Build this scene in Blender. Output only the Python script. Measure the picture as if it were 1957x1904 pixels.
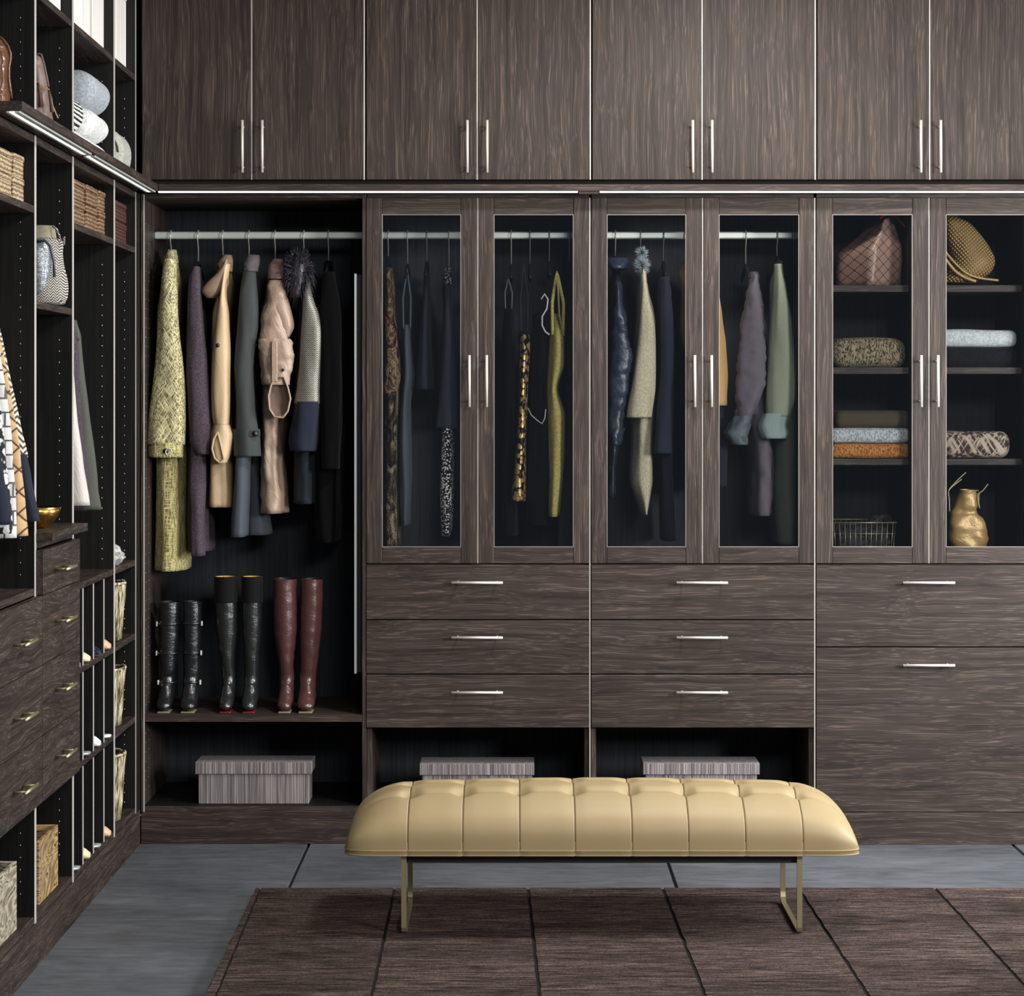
import bpy, bmesh, math, random
from mathutils import Vector, noise as mnoise
random.seed(7)
for o in list(bpy.data.objects): bpy.data.objects.remove(o)
SC = bpy.context.scene
COL = SC.collection
# ------------------------------------------------------------------ camera
D = 6.9; S = 0.001768; F = D / S; CX, CY = 980.0, 769.0; EYE = 1.494
cam = bpy.data.cameras.new('camera'); cam.sensor_width = 36.0; cam.sensor_fit = 'HORIZONTAL'
cam.lens = 36.0 * F / 1957.0
cam.shift_x = -(CX - 978.5) / 1957.0
cam.shift_y = -(952.0 - CY) / 1957.0
cam.clip_start = 0.05; cam.clip_end = 60
co = bpy.data.objects.new('camera', cam); COL.objects.link(co)
co.location = (0, -D, EYE); co.rotation_euler = (math.radians(90), 0, 0); SC.camera = co
# ------------------------------------------------------------------ world, lights, exposure
w = bpy.data.worlds.new('world'); SC.world = w; w.use_nodes = True
w.node_tree.nodes['Background'].inputs[0].default_value = (0.62, 0.74, 0.92, 1)
w.node_tree.nodes['Background'].inputs[1].default_value = 0.2
SC.view_settings.view_transform = 'Standard'; SC.view_settings.look = 'None'
SC.view_settings.gamma = 1.0; SC.view_settings.use_curve_mapping = False
SC.view_settings.exposure = 0.0
def area(name, loc, target, sx, sy, power, color):
    l = bpy.data.lights.new(name, 'AREA'); l.shape = 'RECTANGLE'; l.size = sx; l.size_y = sy
    l.energy = power; l.color = color
    o = bpy.data.objects.new(name, l); COL.objects.link(o); o.location = loc
    o.rotation_euler = (Vector(target) - Vector(loc)).to_track_quat('-Z', 'Y').to_euler()
    return o
area('window_light', (2.9, -1.1, 1.55), (-0.8, -1.0, 0.35), 1.0, 1.0, 105, (0.93, 0.97, 1.0))
area('side_window_light', (4.3, -5.2, 2.2), (-0.5, 0.0, 1.2), 1.0, 1.0, 265, (1.0, 0.975, 0.94))
area('front_fill_light', (1.5, -7.2, 3.45), (0.0, 0.0, 1.3), 1.8, 0.7, 112, (1.0, 0.98, 0.95))  # unseen fill from the front, added to brighten the hanging clothes
area('ceiling_light', (0.75, -1.2, 3.05), (0.7, -1.15, 0.0), 0.45, 0.18, 58, (1.0, 0.96, 0.9))
# ------------------------------------------------------------------ helpers
def lin(c):
    return tuple(((v/255.)/12.92 if v/255. <= .04045 else (((v/255.)+.055)/1.055)**2.4) for v in c) + (1.0,)
def X(px, y=0.0): return (px - CX) * S * (D + y) / D
def H(py, y=0.0): return EYE - (py - CY) * S * (D + y) / D
def LZ(px, x0): return F * x0 / (px - CX)          # distance of a point on the plane X = x0
def LY(px, x0): return LZ(px, x0) - D
def LH(px, py, x0): return EYE - (py - CY) * LZ(px, x0) / F
def fix(vs, fs):
    return vs, fs
class MB:
    def __init__(s): s.v = []; s.f = []; s.m = []; s.s = []
    def add(s, vs, fs, m=0, smooth=False):
        b = len(s.v); s.v += [tuple(v) for v in vs]
        for f in fs: s.f.append(tuple(i + b for i in f)); s.m.append(m); s.s.append(smooth)
        return s
    def box(s, x0, x1, y0, y1, z0, z1, b=0.001, m=0):
        if x1 < x0: x0, x1 = x1, x0
        if y1 < y0: y0, y1 = y1, y0
        if z1 < z0: z0, z1 = z1, z0
        b = min(b, (x1-x0)*.45, (y1-y0)*.45, (z1-z0)*.45)
        if b <= 0.00015:
            vs = [(x, y, z) for x in (x0, x1) for y in (y0, y1) for z in (z0, z1)]
            return s.add(vs, [(0,1,3,2),(4,6,7,5),(0,4,5,1),(2,3,7,6),(0,2,6,4),(1,5,7,3)], m)
        lo = (x0, y0, z0); hi = (x1, y1, z1); vs = []; idx = {}
        for c in [(i, j, k) for i in (0, 1) for j in (0, 1) for k in (0, 1)]:
            for a in range(3):
                p = []
                for q in range(3):
                    base = hi[q] if c[q] else lo[q]
                    p.append(base if q == a else base + (-b if c[q] else b))
                idx[(c, a)] = len(vs); vs.append(p)
        fs = []
        for a in range(3):
            q, r = [t for t in range(3) if t != a]
            for e in (0, 1):
                cc = []
                for (u, w_) in ((0,0),(1,0),(1,1),(0,1)):
                    c = [0,0,0]; c[a] = e; c[q] = u; c[r] = w_; cc.append(idx[(tuple(c), a)])
                fs.append(cc)
        for a in range(3):
            q, r = [t for t in range(3) if t != a]
            for u in (0, 1):
                for w_ in (0, 1):
                    c0 = [0,0,0]; c1 = [0,0,0]; c1[a] = 1
                    for c in (c0, c1): c[q] = u; c[r] = w_
                    c0 = tuple(c0); c1 = tuple(c1)
                    fs.append([idx[(c0, q)], idx[(c1, q)], idx[(c1, r)], idx[(c0, r)]])
        for c in [(i, j, k) for i in (0, 1) for j in (0, 1) for k in (0, 1)]:
            fs.append([idx[(c, 0)], idx[(c, 1)], idx[(c, 2)]])
        return s.add(vs, fs, m)
    def tube(s, pts, r, n=8, closed=False, m=0, caps=True):
        P = [Vector(p) for p in pts]; N = len(P); vs = []; fs = []
        up = None
        for i, p in enumerate(P):
            if closed: t = P[(i+1) % N] - P[i-1]
            else: t = P[min(i+1, N-1)] - P[max(i-1, 0)]
            t.normalize()
            if up is None:
                up = Vector((0, 0, 1)) if abs(t.z) < .9 else Vector((1, 0, 0))
            a = t.cross(up)
            if a.length < 1e-4: a = t.cross(Vector((0, 1, 0.1)))
            a.normalize(); b_ = a.cross(t).normalized(); up = b_
            rr = r[i] if isinstance(r, (list, tuple)) else r
            for k in range(n):
                th = 2*math.pi*k/n
                vs.append(p + a*(rr*math.cos(th)) + b_*(rr*math.sin(th)))
        for i in range(N if closed else N-1):
            j = (i+1) % N
            for k in range(n):
                k2 = (k+1) % n
                fs.append((i*n+k, i*n+k2, j*n+k2, j*n+k))
        if not closed and caps:
            fs.append(tuple(range(n))); fs.append(tuple(range((N-1)*n, N*n)))
        return s.add(vs, fs, m, True)
    def cyl(s, p0, p1, r, n=12, m=0): return s.tube([p0, p1], r, n, m=m)
    def loft(s, rings, n=28, top=True, bot=False, fold=0.0, k=5, wr=0.0, ws=18.0, step=0.014, seed=0, m=0, power=2.3, ramp=True, creases=0.0):
        # rings: (cx, cy, z, rx, ry) from top to bottom, smoothly interpolated
        R = []
        for i in range(len(rings)-1):
            a = rings[max(i-1, 0)]; b = rings[i]; c = rings[i+1]; d = rings[min(i+2, len(rings)-1)]
            q = max(1, int(abs(b[2]-c[2]) / step))
            for j in range(q):
                t = j / q
                R.append([0.5*((2*b[e]) + (-a[e]+c[e])*t + (2*a[e]-5*b[e]+4*c[e]-d[e])*t*t + (-a[e]+3*b[e]-3*c[e]+d[e])*t**3) if e != 2 else b[2]+(c[2]-b[2])*t for e in range(5)])
        R.append(list(rings[-1])); vs = []; fs = []; N = len(R)
        for i, (cx, cy, z, rx, ry) in enumerate(R):
            tt = i / max(1, N-1); amp = fold * (tt**0.7 if ramp else 1)
            for q in range(n):
                th = 2*math.pi*q/n
                c_, s_ = math.cos(th), math.sin(th)
                e = 2.0/power
                x = math.copysign(abs(c_)**e, c_); y = math.copysign(abs(s_)**e, s_)
                g = 1 + amp*(math.sin(k*th + seed + 1.2*math.sin(z*7+seed)) * .6 + .4*math.sin((k+3)*th + seed*2.1 + z*5))
                p = Vector((cx + x*rx*g, cy + y*ry*(1+(g-1)*.5), z))
                if wr:
                    nz = mnoise.noise(Vector((p.x*ws*1.5, p.y*ws*1.5, p.z*ws*(.16 if not creases else .8))) + Vector((seed*3.7, seed, 0)))
                    nz += .5*mnoise.noise(Vector((p.x*ws*2.8, p.y*ws*2.8, p.z*ws*(.5 if not creases else 2.2))) + Vector((seed, 0, seed)))
                    p.x += x*wr*nz; p.y += y*wr*nz
                    if creases:
                        cz = abs(mnoise.noise(Vector((p.x*ws*.8+seed, p.y*ws*.6, p.z*ws*2.2))))
                        p.x -= x*creases*max(0, .3-cz)*3; p.y -= y*creases*max(0, .3-cz)*3
                vs.append(p)
        for i in range(N-1):
            for q in range(n):
                q2 = (q+1) % n
                fs.append((i*n+q, i*n+q2, (i+1)*n+q2, (i+1)*n+q))
        if top: fs.append(tuple(range(n)))
        if bot: fs.append(tuple(range((N-1)*n, N*n)))
        else:      # a turned-in hem so the cloth has thickness
            b0 = (N-1)*n
            for dz, sc in ((0.0, .93), (0.03, .92)):
                st = len(vs)
                cx, cy = R[-1][0], R[-1][1]
                for q in range(n):
                    p = vs[(N-1)*n+q]
                    vs.append(Vector((cx+(p[0]-cx)*sc, cy+(p[1]-cy)*sc, p[2]+dz)))
                for q in range(n):
                    q2 = (q+1) % n
                    fs.append((b0+q, b0+q2, st+q2, st+q))
                b0 = st
            fs.append(tuple(range(b0, b0+n)))
        return s.add(vs, fs, m, True)
    def rbox(s, x0, x1, y0, y1, z0, z1, r, seg=10, wr=0.0, ws=20.0, seed=0, m=0, sag=0.0, taper=0.0):
        hx, hy, hz = (x1-x0)/2, (y1-y0)/2, (z1-z0)/2; c = Vector(((x0+x1)/2, (y0+y1)/2, (z0+z1)/2))
        r = min(r, hx*.99, hy*.99, hz*.99)
        key = {}; vs = []; fs = []
        def vert(i, j, k_):
            if (i, j, k_) in key: return key[(i, j, k_)]
            u = Vector((2*i/seg-1, 2*j/seg-1, 2*k_/seg-1))
            def mp(t, h):   # concentrate samples in the rounded edge
                a = (h-r); q = .55
                if abs(t) <= q: return t/q*a
                return math.copysign(a + (abs(t)-q)/(1-q)*r, t)
            p = Vector((mp(u.x, hx), mp(u.y, hy), mp(u.z, hz)))
            core = Vector((max(-(hx-r), min(hx-r, p.x)), max(-(hy-r), min(hy-r, p.y)), max(-(hz-r), min(hz-r, p.z))))
            d = p - core
            if d.length > 1e-7:
                mx = max(abs(d.x), abs(d.y), abs(d.z)); d = d.normalized() * mx
            p = core + d
            if taper: 
                f_ = 1 - taper*(p.z/hz*.5+.5); p.x *= f_; p.y *= f_
            if sag: p.z -= sag*(1-(p.x/hx)**2)*(1 if p.z > 0 else 0)*(1 if True else 0)
            if wr:
                n_ = mnoise.noise_vector((p + c)*ws + Vector((seed*5.1, seed, seed*2)))
                p += Vector(n_)*wr
            key[(i, j, k_)] = len(vs); vs.append(p + c); return key[(i, j, k_)]
        for a in range(seg):
            for b in range(seg):
                for e in (0, seg):
                    fs.append((vert(e, a, b), vert(e, a+1, b), vert(e, a+1, b+1), vert(e, a, b+1)))
                    fs.append((vert(a, e, b), vert(a+1, e, b), vert(a+1, e, b+1), vert(a, e, b+1)))
                    fs.append((vert(a, b, e), vert(a+1, b, e), vert(a+1, b+1, e), vert(a, b+1, e)))
        return s.add(vs, fs, m, True)
    def sweep(s, path, n=20, wr=0.0, ws=30.0, seed=0, m=0, top=True, bot=True, step=0.012, crease=0.0, czone=None):
        # path: (x, y, z, rx, rd) lateral axis is always X
        R = []
        for i in range(len(path)-1):
            a = path[max(i-1,0)]; b = path[i]; c = path[i+1]; d = path[min(i+2, len(path)-1)]
            L = math.dist(b[:3], c[:3]); q = max(2, int(L/step))
            for j in range(q):
                t = j/q
                R.append([0.5*((2*b[e]) + (-a[e]+c[e])*t + (2*a[e]-5*b[e]+4*c[e]-d[e])*t*t + (-a[e]+3*b[e]-3*c[e]+d[e])*t**3) for e in range(5)])
        R.append(list(path[-1])); N = len(R); vs = []; fs = []
        for i in range(N):
            a = R[max(i-1,0)]; b = R[min(i+1,N-1)]
            t = Vector((0, b[1]-a[1], b[2]-a[2])).normalized(); pn = Vector((0, -t.z, t.y))
            x, y, z, rx, rd = R[i]
            for q in range(n):
                th = 2*math.pi*q/n
                g = 1.0
                if crease:
                    zz = z if czone is None else z
                    k_ = 1.0 if czone is None or (czone[0] < z < czone[1]) else 0.25
                    g += crease*k_*math.sin(z*190 + 2.5*math.sin(th*2+seed) + seed)*max(0, math.sin(th*1+.5*math.sin(z*40+seed)))**1
                p = Vector((x + math.cos(th)*rx*g, y, z)) + pn*(math.sin(th)*rd*g)
                if wr:
                    nv = mnoise.noise_vector(p*ws + Vector((seed*4.1, 0, seed)))
                    p += Vector(nv)*wr
                vs.append(p)
        for i in range(N-1):
            for q in range(n):
                q2 = (q+1) % n
                fs.append((i*n+q, i*n+q2, (i+1)*n+q2, (i+1)*n+q))
        if top: fs.append(tuple(range(n)))
        if bot: fs.append(tuple(range((N-1)*n, N*n)))
        return s.add(vs, fs, m, True)
    def lathe(s, c, prof, n=28, m=0):
        vs = []; fs = []
        for (r, z) in prof:
            for q in range(n):
                th = 2*math.pi*q/n; vs.append((c[0]+r*math.cos(th), c[1]+r*math.sin(th), c[2]+z))
        for i in range(len(prof)-1):
            for q in range(n):
                q2 = (q+1) % n; fs.append((i*n+q, i*n+q2, (i+1)*n+q2, (i+1)*n+q))
        return s.add(vs, fs, m, True)
    def spikes(s, c, R3, n, ln, wd, seed=1, down=0.0, m=0):
        rnd = random.Random(seed)
        for i in range(n):
            d = Vector((rnd.gauss(0,1), rnd.gauss(0,1), rnd.gauss(0,1))).normalized()
            p = Vector(c) + Vector((d.x*R3[0], d.y*R3[1], d.z*R3[2]))
            l = ln*rnd.uniform(.6, 1.2)
            tip = p + d*l + Vector((0, 0, -down*l)); mid = p + d*l*.5
            sd = d.cross(Vector((rnd.gauss(0,1), rnd.gauss(0,1), rnd.gauss(0,1)))).normalized()*wd
            sd2 = d.cross(sd).normalized()*wd
            s.add([p+sd, p-sd*.5+sd2, p-sd*.5-sd2, mid+sd*.8, mid-sd*.4+sd2*.8, mid-sd*.4-sd2*.8, tip],
                  [(0,1,4,3),(1,2,5,4),(2,0,3,5),(3,4,6),(4,5,6),(5,3,6)], m, True)
        return s
LOC = {}
def build(name, mb, mats, parent=None, loc=None):
    me = bpy.data.meshes.new(name)
    off = Vector(LOC[parent.name]) if parent is not None else Vector(loc or (0, 0, 0))
    me.from_pydata([Vector(v)-off for v in mb.v], [], mb.f)
    if not isinstance(mats, (list, tuple)): mats = [mats]
    for m in mats: me.materials.append(m)
    me.polygons.foreach_set('material_index', mb.m); me.polygons.foreach_set('use_smooth', mb.s)
    bm = bmesh.new(); bm.from_mesh(me); bmesh.ops.recalc_face_normals(bm, faces=bm.faces); bm.to_mesh(me); bm.free()
    me.update()
    o = bpy.data.objects.new(name, me); COL.objects.link(o)
    if parent is not None: o.parent = parent
    else: o.location = off
    LOC[o.name] = tuple(off)
    return o
def tag(o, label=None, cat=None, group=None, kind=None):
    if label: o['label'] = label
    if cat: o['category'] = cat
    if group: o['group'] = group
    if kind: o['kind'] = kind
    return o
def thing(name, label, cat, loc, group=None):
    o = bpy.data.objects.new(name, None); COL.objects.link(o); o.location = loc; o.empty_display_size = .05
    LOC[o.name] = tuple(loc); tag(o, label, cat, group); return o
def solo(name, mb, mats, label, cat, loc, group=None):
    return tag(build(name, mb, mats, None, loc), label, cat, group)
def struct(name, mb, mats, loc=(0,0,0)): return tag(build(name, mb, mats, None, loc), kind='structure')
# ------------------------------------------------------------------ materials
def newmat(name):
    m = bpy.data.materials.new(name); m.use_nodes = True; nt = m.node_tree
    return m, nt, nt.nodes['Principled BSDF']
def coords(nt, scale=(1,1,1), rot=None, rnd=True, loc=(0,0,0)):
    tc = nt.nodes.new('ShaderNodeTexCoord'); out = tc.outputs['Object']
    if rnd:
        oi = nt.nodes.new('ShaderNodeObjectInfo'); mu = nt.nodes.new('ShaderNodeMath'); mu.operation = 'MULTIPLY'; mu.inputs[1].default_value = 37.0
        nt.links.new(oi.outputs['Random'], mu.inputs[0])
        va = nt.nodes.new('ShaderNodeVectorMath'); va.operation = 'ADD'
        nt.links.new(out, va.inputs[0]); nt.links.new(mu.outputs[0], va.inputs[1]); out = va.outputs[0]
    if rot:
        mp = nt.nodes.new('ShaderNodeMapping'); mp.inputs['Rotation'].default_value = [math.radians(a) for a in rot]
        nt.links.new(out, mp.inputs[0]); out = mp.outputs[0]
    mp = nt.nodes.new('ShaderNodeMapping'); mp.inputs['Scale'].default_value = scale; mp.inputs['Location'].default_value = loc
    nt.links.new(out, mp.inputs[0]); return mp.outputs[0]
def nz(nt, vec, scale=1.0, detail=4, dist=0.0, rough=.55):
    n = nt.nodes.new('ShaderNodeTexNoise'); n.inputs['Scale'].default_value = scale; n.inputs['Detail'].default_value = detail
    n.inputs['Distortion'].default_value = dist; n.inputs['Roughness'].default_value = rough
    nt.links.new(vec, n.inputs['Vector']); return n.outputs['Fac']
def voro(nt, vec, scale=1.0, feat='F1', out='Distance', rand=1.0):
    n = nt.nodes.new('ShaderNodeTexVoronoi'); n.feature = feat; n.inputs['Scale'].default_value = scale
    n.inputs['Randomness'].default_value = rand
    nt.links.new(vec, n.inputs['Vector']); return n.outputs[out]
def wave(nt, vec, scale=1.0, dist=0.0, dirn='X', dscale=1.0):
    n = nt.nodes.new('ShaderNodeTexWave'); n.bands_direction = dirn; n.inputs['Scale'].default_value = scale
    n.inputs['Distortion'].default_value = dist; n.inputs['Detail'].default_value = 2; n.inputs['Detail Scale'].default_value = dscale
    nt.links.new(vec, n.inputs['Vector']); return n.outputs['Fac']
def ramp(nt, fac, stops, interp='LINEAR'):
    r = nt.nodes.new('ShaderNodeValToRGB'); r.color_ramp.interpolation = interp
    el = r.color_ramp.elements
    while len(el) < len(stops): el.new(.5)
    for e, (p, c) in zip(el, stops):
        e.position = p; e.color = lin(c) if len(c) == 3 else c
    nt.links.new(fac, r.inputs[0]); return r.outputs['Color']
def g(v): return (v, v, v, 1.0)
def mix(nt, fac, a, b, mode='MIX'):
    m = nt.nodes.new('ShaderNodeMixRGB'); m.blend_type = mode
    for s_, v in ((m.inputs[0], fac), (m.inputs[1], a), (m.inputs[2], b)):
        if isinstance(v, bpy.types.NodeSocket): nt.links.new(v, s_)
        elif isinstance(v, (int, float)): s_.default_value = v
        else: s_.default_value = lin(v) if len(v) == 3 else v
    return m.outputs[0]
def mth(nt, op, a, b=0.0, c=None):
    m = nt.nodes.new('ShaderNodeMath'); m.operation = op
    for i, v in enumerate((a, b, c)):
        if v is None: continue
        if isinstance(v, bpy.types.NodeSocket): nt.links.new(v, m.inputs[i])
        else: m.inputs[i].default_value = v
    return m.outputs[0]
def setc(nt, p, col):
    if isinstance(col, bpy.types.NodeSocket): nt.links.new(col, p.inputs['Base Color'])
    else: p.inputs['Base Color'].default_value = lin(col)
def bump(nt, p, h, strength=.3, dist=.002):
    b = nt.nodes.new('ShaderNodeBump'); b.inputs['Strength'].default_value = strength; b.inputs['Distance'].default_value = dist
    nt.links.new(h, b.inputs['Height']); nt.links.new(b.outputs[0], p.inputs['Normal'])
def simple(name, col, rough=.5, metal=0.0, spec=.5, bscale=0, bstr=.2, bdist=.001, coat=0.0, sheen=0.0):
    m, nt, p = newmat(name); setc(nt, p, col); p.inputs['Roughness'].default_value = rough; p.inputs['Metallic'].default_value = metal
    p.inputs['Specular IOR Level'].default_value = spec; p.inputs['Coat Weight'].default_value = coat
    p.inputs['Sheen Weight'].default_value = sheen
    if bscale: bump(nt, p, nz(nt, coords(nt, (bscale,)*3)), bstr, bdist)
    return m
def wood(name, axis, dark=(35,28,26), mid=(50,42,38), light=(112,97,87), warp=1.0, rough=.55):
    m, nt, p = newmat(name)
    along, across = 1.5, 75.0
    sc = [across]*3; sc[axis] = along
    v = coords(nt, tuple(sc))
    # gentle warping that bends the grain into cathedrals
    lo = coords(nt, tuple(1.9 if i == axis else 6.0 for i in range(3)))
    wn = nt.nodes.new('ShaderNodeTexNoise'); wn.inputs['Scale'].default_value = 1.0; wn.inputs['Detail'].default_value = 2
    nt.links.new(lo, wn.inputs['Vector'])
    sub = nt.nodes.new('ShaderNodeVectorMath'); sub.operation = 'SUBTRACT'; nt.links.new(wn.outputs['Color'], sub.inputs[0]); sub.inputs[1].default_value = (.5,.5,.5)
    scl = nt.nodes.new('ShaderNodeVectorMath'); scl.operation = 'MULTIPLY'; scl.inputs[1].default_value = tuple(.15 if i == axis else 4.4*warp for i in range(3)); nt.links.new(sub.outputs[0], scl.inputs[0])
    sc4 = nt.nodes.new('ShaderNodeVectorMath'); sc4.operation = 'SCALE'; sc4.inputs['Scale'].default_value = 4.9; nt.links.new(scl.outputs[0], sc4.inputs[0])
    add = nt.nodes.new('ShaderNodeVectorMath'); add.operation = 'ADD'; nt.links.new(v, add.inputs[0]); nt.links.new(scl.outputs[0], add.inputs[1])
    n1 = nz(nt, add.outputs[0], 1.0, 3, .1, .5)
    sc2 = [370.0]*3; sc2[axis] = 4.5
    add2 = nt.nodes.new('ShaderNodeVectorMath'); add2.operation = 'ADD'; nt.links.new(coords(nt, tuple(sc2)), add2.inputs[0]); nt.links.new(sc4.outputs[0], add2.inputs[1])
    n2 = nz(nt, add2.outputs[0], 1.0, 2, 0, .5)
    base = ramp(nt, n1, [(.3, dark), (.5, mid), (.7, tuple(int(.82*a+.18*b) for a, b in zip(mid, light)))])
    fl = ramp(nt, n2, [(.54, g(0)), (.64, g(1))])
    big = nz(nt, coords(nt, tuple(.6 if i == axis else 3.0 for i in range(3))), 1.0, 2)
    base = mix(nt, mth(nt, 'MULTIPLY', fl, mth(nt, 'MULTIPLY_ADD', n1, 1.1, -.2)), base, light)
    base = mix(nt, 1.0, base, ramp(nt, big, [(.3, g(.88)), (.7, g(1.12))]), 'MULTIPLY')
    setc(nt, p, base); p.inputs['Roughness'].default_value = rough; p.inputs['Specular IOR Level'].default_value = .25
    bump(nt, p, n2, .35, .001)
    return m
M = {}
M['wood_v'] = wood('dark_oak_upright_grain', 2, warp=.7)
M['wood_h'] = wood('dark_oak_level_grain', 0)
M['wood_y'] = wood('dark_oak_level_grain_side', 1, warp=1.6)
M['edge'] = simple('pale_edge_highlight', (186,182,176), .4, .05)  # pale tone paints the light caught along door and panel edges
M['edge_soft'] = simple('grey_edge_band', (150,142,136), .4, .1)
M['inner'] = wood('near_black_lining', 2, (9,9,9), (16,15,15), (34,32,30), .3, .55)
M['back'] = wood('shaded_back_panel', 2, (20,23,27), (30,34,40), (50,56,62), .2, .6)  # dark bluish tone holds the shade inside the wardrobes
M['void'] = simple('black_gap', (6,6,6), .8)
M['steel'] = simple('brushed_nickel', (232,226,214), .42, .45)
M['brass'] = simple('antique_brass', (176,164,130), .36, .75)
M['rod'] = simple('satin_aluminium_rod', (205,212,205), .35, .35)
M['pin'] = simple('shelf_pin_metal', (150,150,150), .35, .8)
M['black'] = simple('matt_black', (14,14,15), .6)
M['wire'] = simple('hanger_wire', (210,204,194), .35, .6)
def emis(name, col, st):
    m, nt, p = newmat(name); setc(nt, p, (240,240,235)); p.inputs['Emission Color'].default_value = lin(col); p.inputs['Emission Strength'].default_value = st
    return m
M['led'] = emis('led_strip', (232,240,238), 1.6)
def glass():
    m = bpy.data.materials.new('clear_glass'); m.use_nodes = True; nt = m.node_tree; nt.nodes.clear()
    o = nt.nodes.new('ShaderNodeOutputMaterial'); t = nt.nodes.new('ShaderNodeBsdfTransparent'); t.inputs[0].default_value = (.985,.99,.99,1)
    gl = nt.nodes.new('ShaderNodeBsdfGlossy'); gl.inputs['Roughness'].default_value = .02
    fr = nt.nodes.new('ShaderNodeFresnel'); fr.inputs[0].default_value = 1.45
    mx = nt.nodes.new('ShaderNodeMixShader'); nt.links.new(fr.outputs[0], mx.inputs[0]); nt.links.new(t.outputs[0], mx.inputs[1]); nt.links.new(gl.outputs[0], mx.inputs[2])
    nt.links.new(mx.outputs[0], o.inputs[0]); return m
M['glass'] = glass()
def slate():
    m, nt, p = newmat('slate_tile')
    n = nz(nt, coords(nt, (1.6, 4.5, 1)), 1, 5, .6, .6); n2 = nz(nt, coords(nt, (9, 34, 9)), 1, 5, .3, .65)
    c = ramp(nt, n, [(.3, (60,63,68)), (.55, (88,91,96)), (.75, (114,117,122))])
    c = mix(nt, .35, c, ramp(nt, n2, [(.3, (56,59,63)), (.7, (122,125,130))]))
    setc(nt, p, c); p.inputs['Roughness'].default_value = .46; p.inputs['Specular IOR Level'].default_value = .45
    bump(nt, p, mth(nt, 'ADD', n, mth(nt, 'MULTIPLY', n2, .5)), .25, .004); return m
M['slate'] = slate()
def rugm(name='brown_pile', k=1.0):
    m, nt, p = newmat(name)
    n = nz(nt, coords(nt, (8, 85, 10)), 1, 6, .3, .85); f = nz(nt, coords(nt, (190, 210, 190), rnd=False), 1, 5, 0, .9)
    b = nz(nt, coords(nt, (1.2, 7, 1)), 1, 3)
    c = ramp(nt, n, [(.38, (40,32,30)), (.5, (90,75,71)), (.66, (142,122,112))])
    c = mix(nt, 1, c, ramp(nt, b, [(.35, g(.6)), (.6, g(1.1))]), 'MULTIPLY')
    c = mix(nt, .75, c, ramp(nt, f, [(.4, g(.05)), (.6, g(1.55))]), 'MULTIPLY')
    setc(nt, p, c); p.inputs['Roughness'].default_value = .95; p.inputs['Specular IOR Level'].default_value = .1
    bump(nt, p, f, 1.0, .006); return m
M['rug'] = rugm(); M['rugdark'] = simple('rug_seam_dark', (16,13,12), .95, bscale=200, bstr=.8)
def leather(name, col, rough=.35, sc=260, st=.12, wr=0.0, coat=0.0, metal=0.0, var=.12, wsc=(28,28,70), rot=None):
    m, nt, p = newmat(name)
    n = nz(nt, coords(nt, (6,6,6)), 1, 4)
    c = mix(nt, n, tuple(int(v*(1-var)) for v in col), tuple(min(255, int(v*(1+var))) for v in col))
    setc(nt, p, c); p.inputs['Roughness'].default_value = rough; p.inputs['Coat Weight'].default_value = coat; p.inputs['Metallic'].default_value = metal
    p.inputs['Coat Roughness'].default_value = .2
    h = nz(nt, coords(nt, (sc,)*3), 1, 2)
    if wr:
        w_ = nz(nt, coords(nt, wsc, rot), 1, 3, 1.2); h = mth(nt, 'ADD', mth(nt, 'MULTIPLY', h, .15), mth(nt, 'MULTIPLY', w_, wr))
        bump(nt, p, h, .8, .006)
    else: bump(nt, p, h, st, .001)
    return m
M['tan'] = leather('honey_leather', (152,133,97), .55, 500, .05, var=.03)
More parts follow.
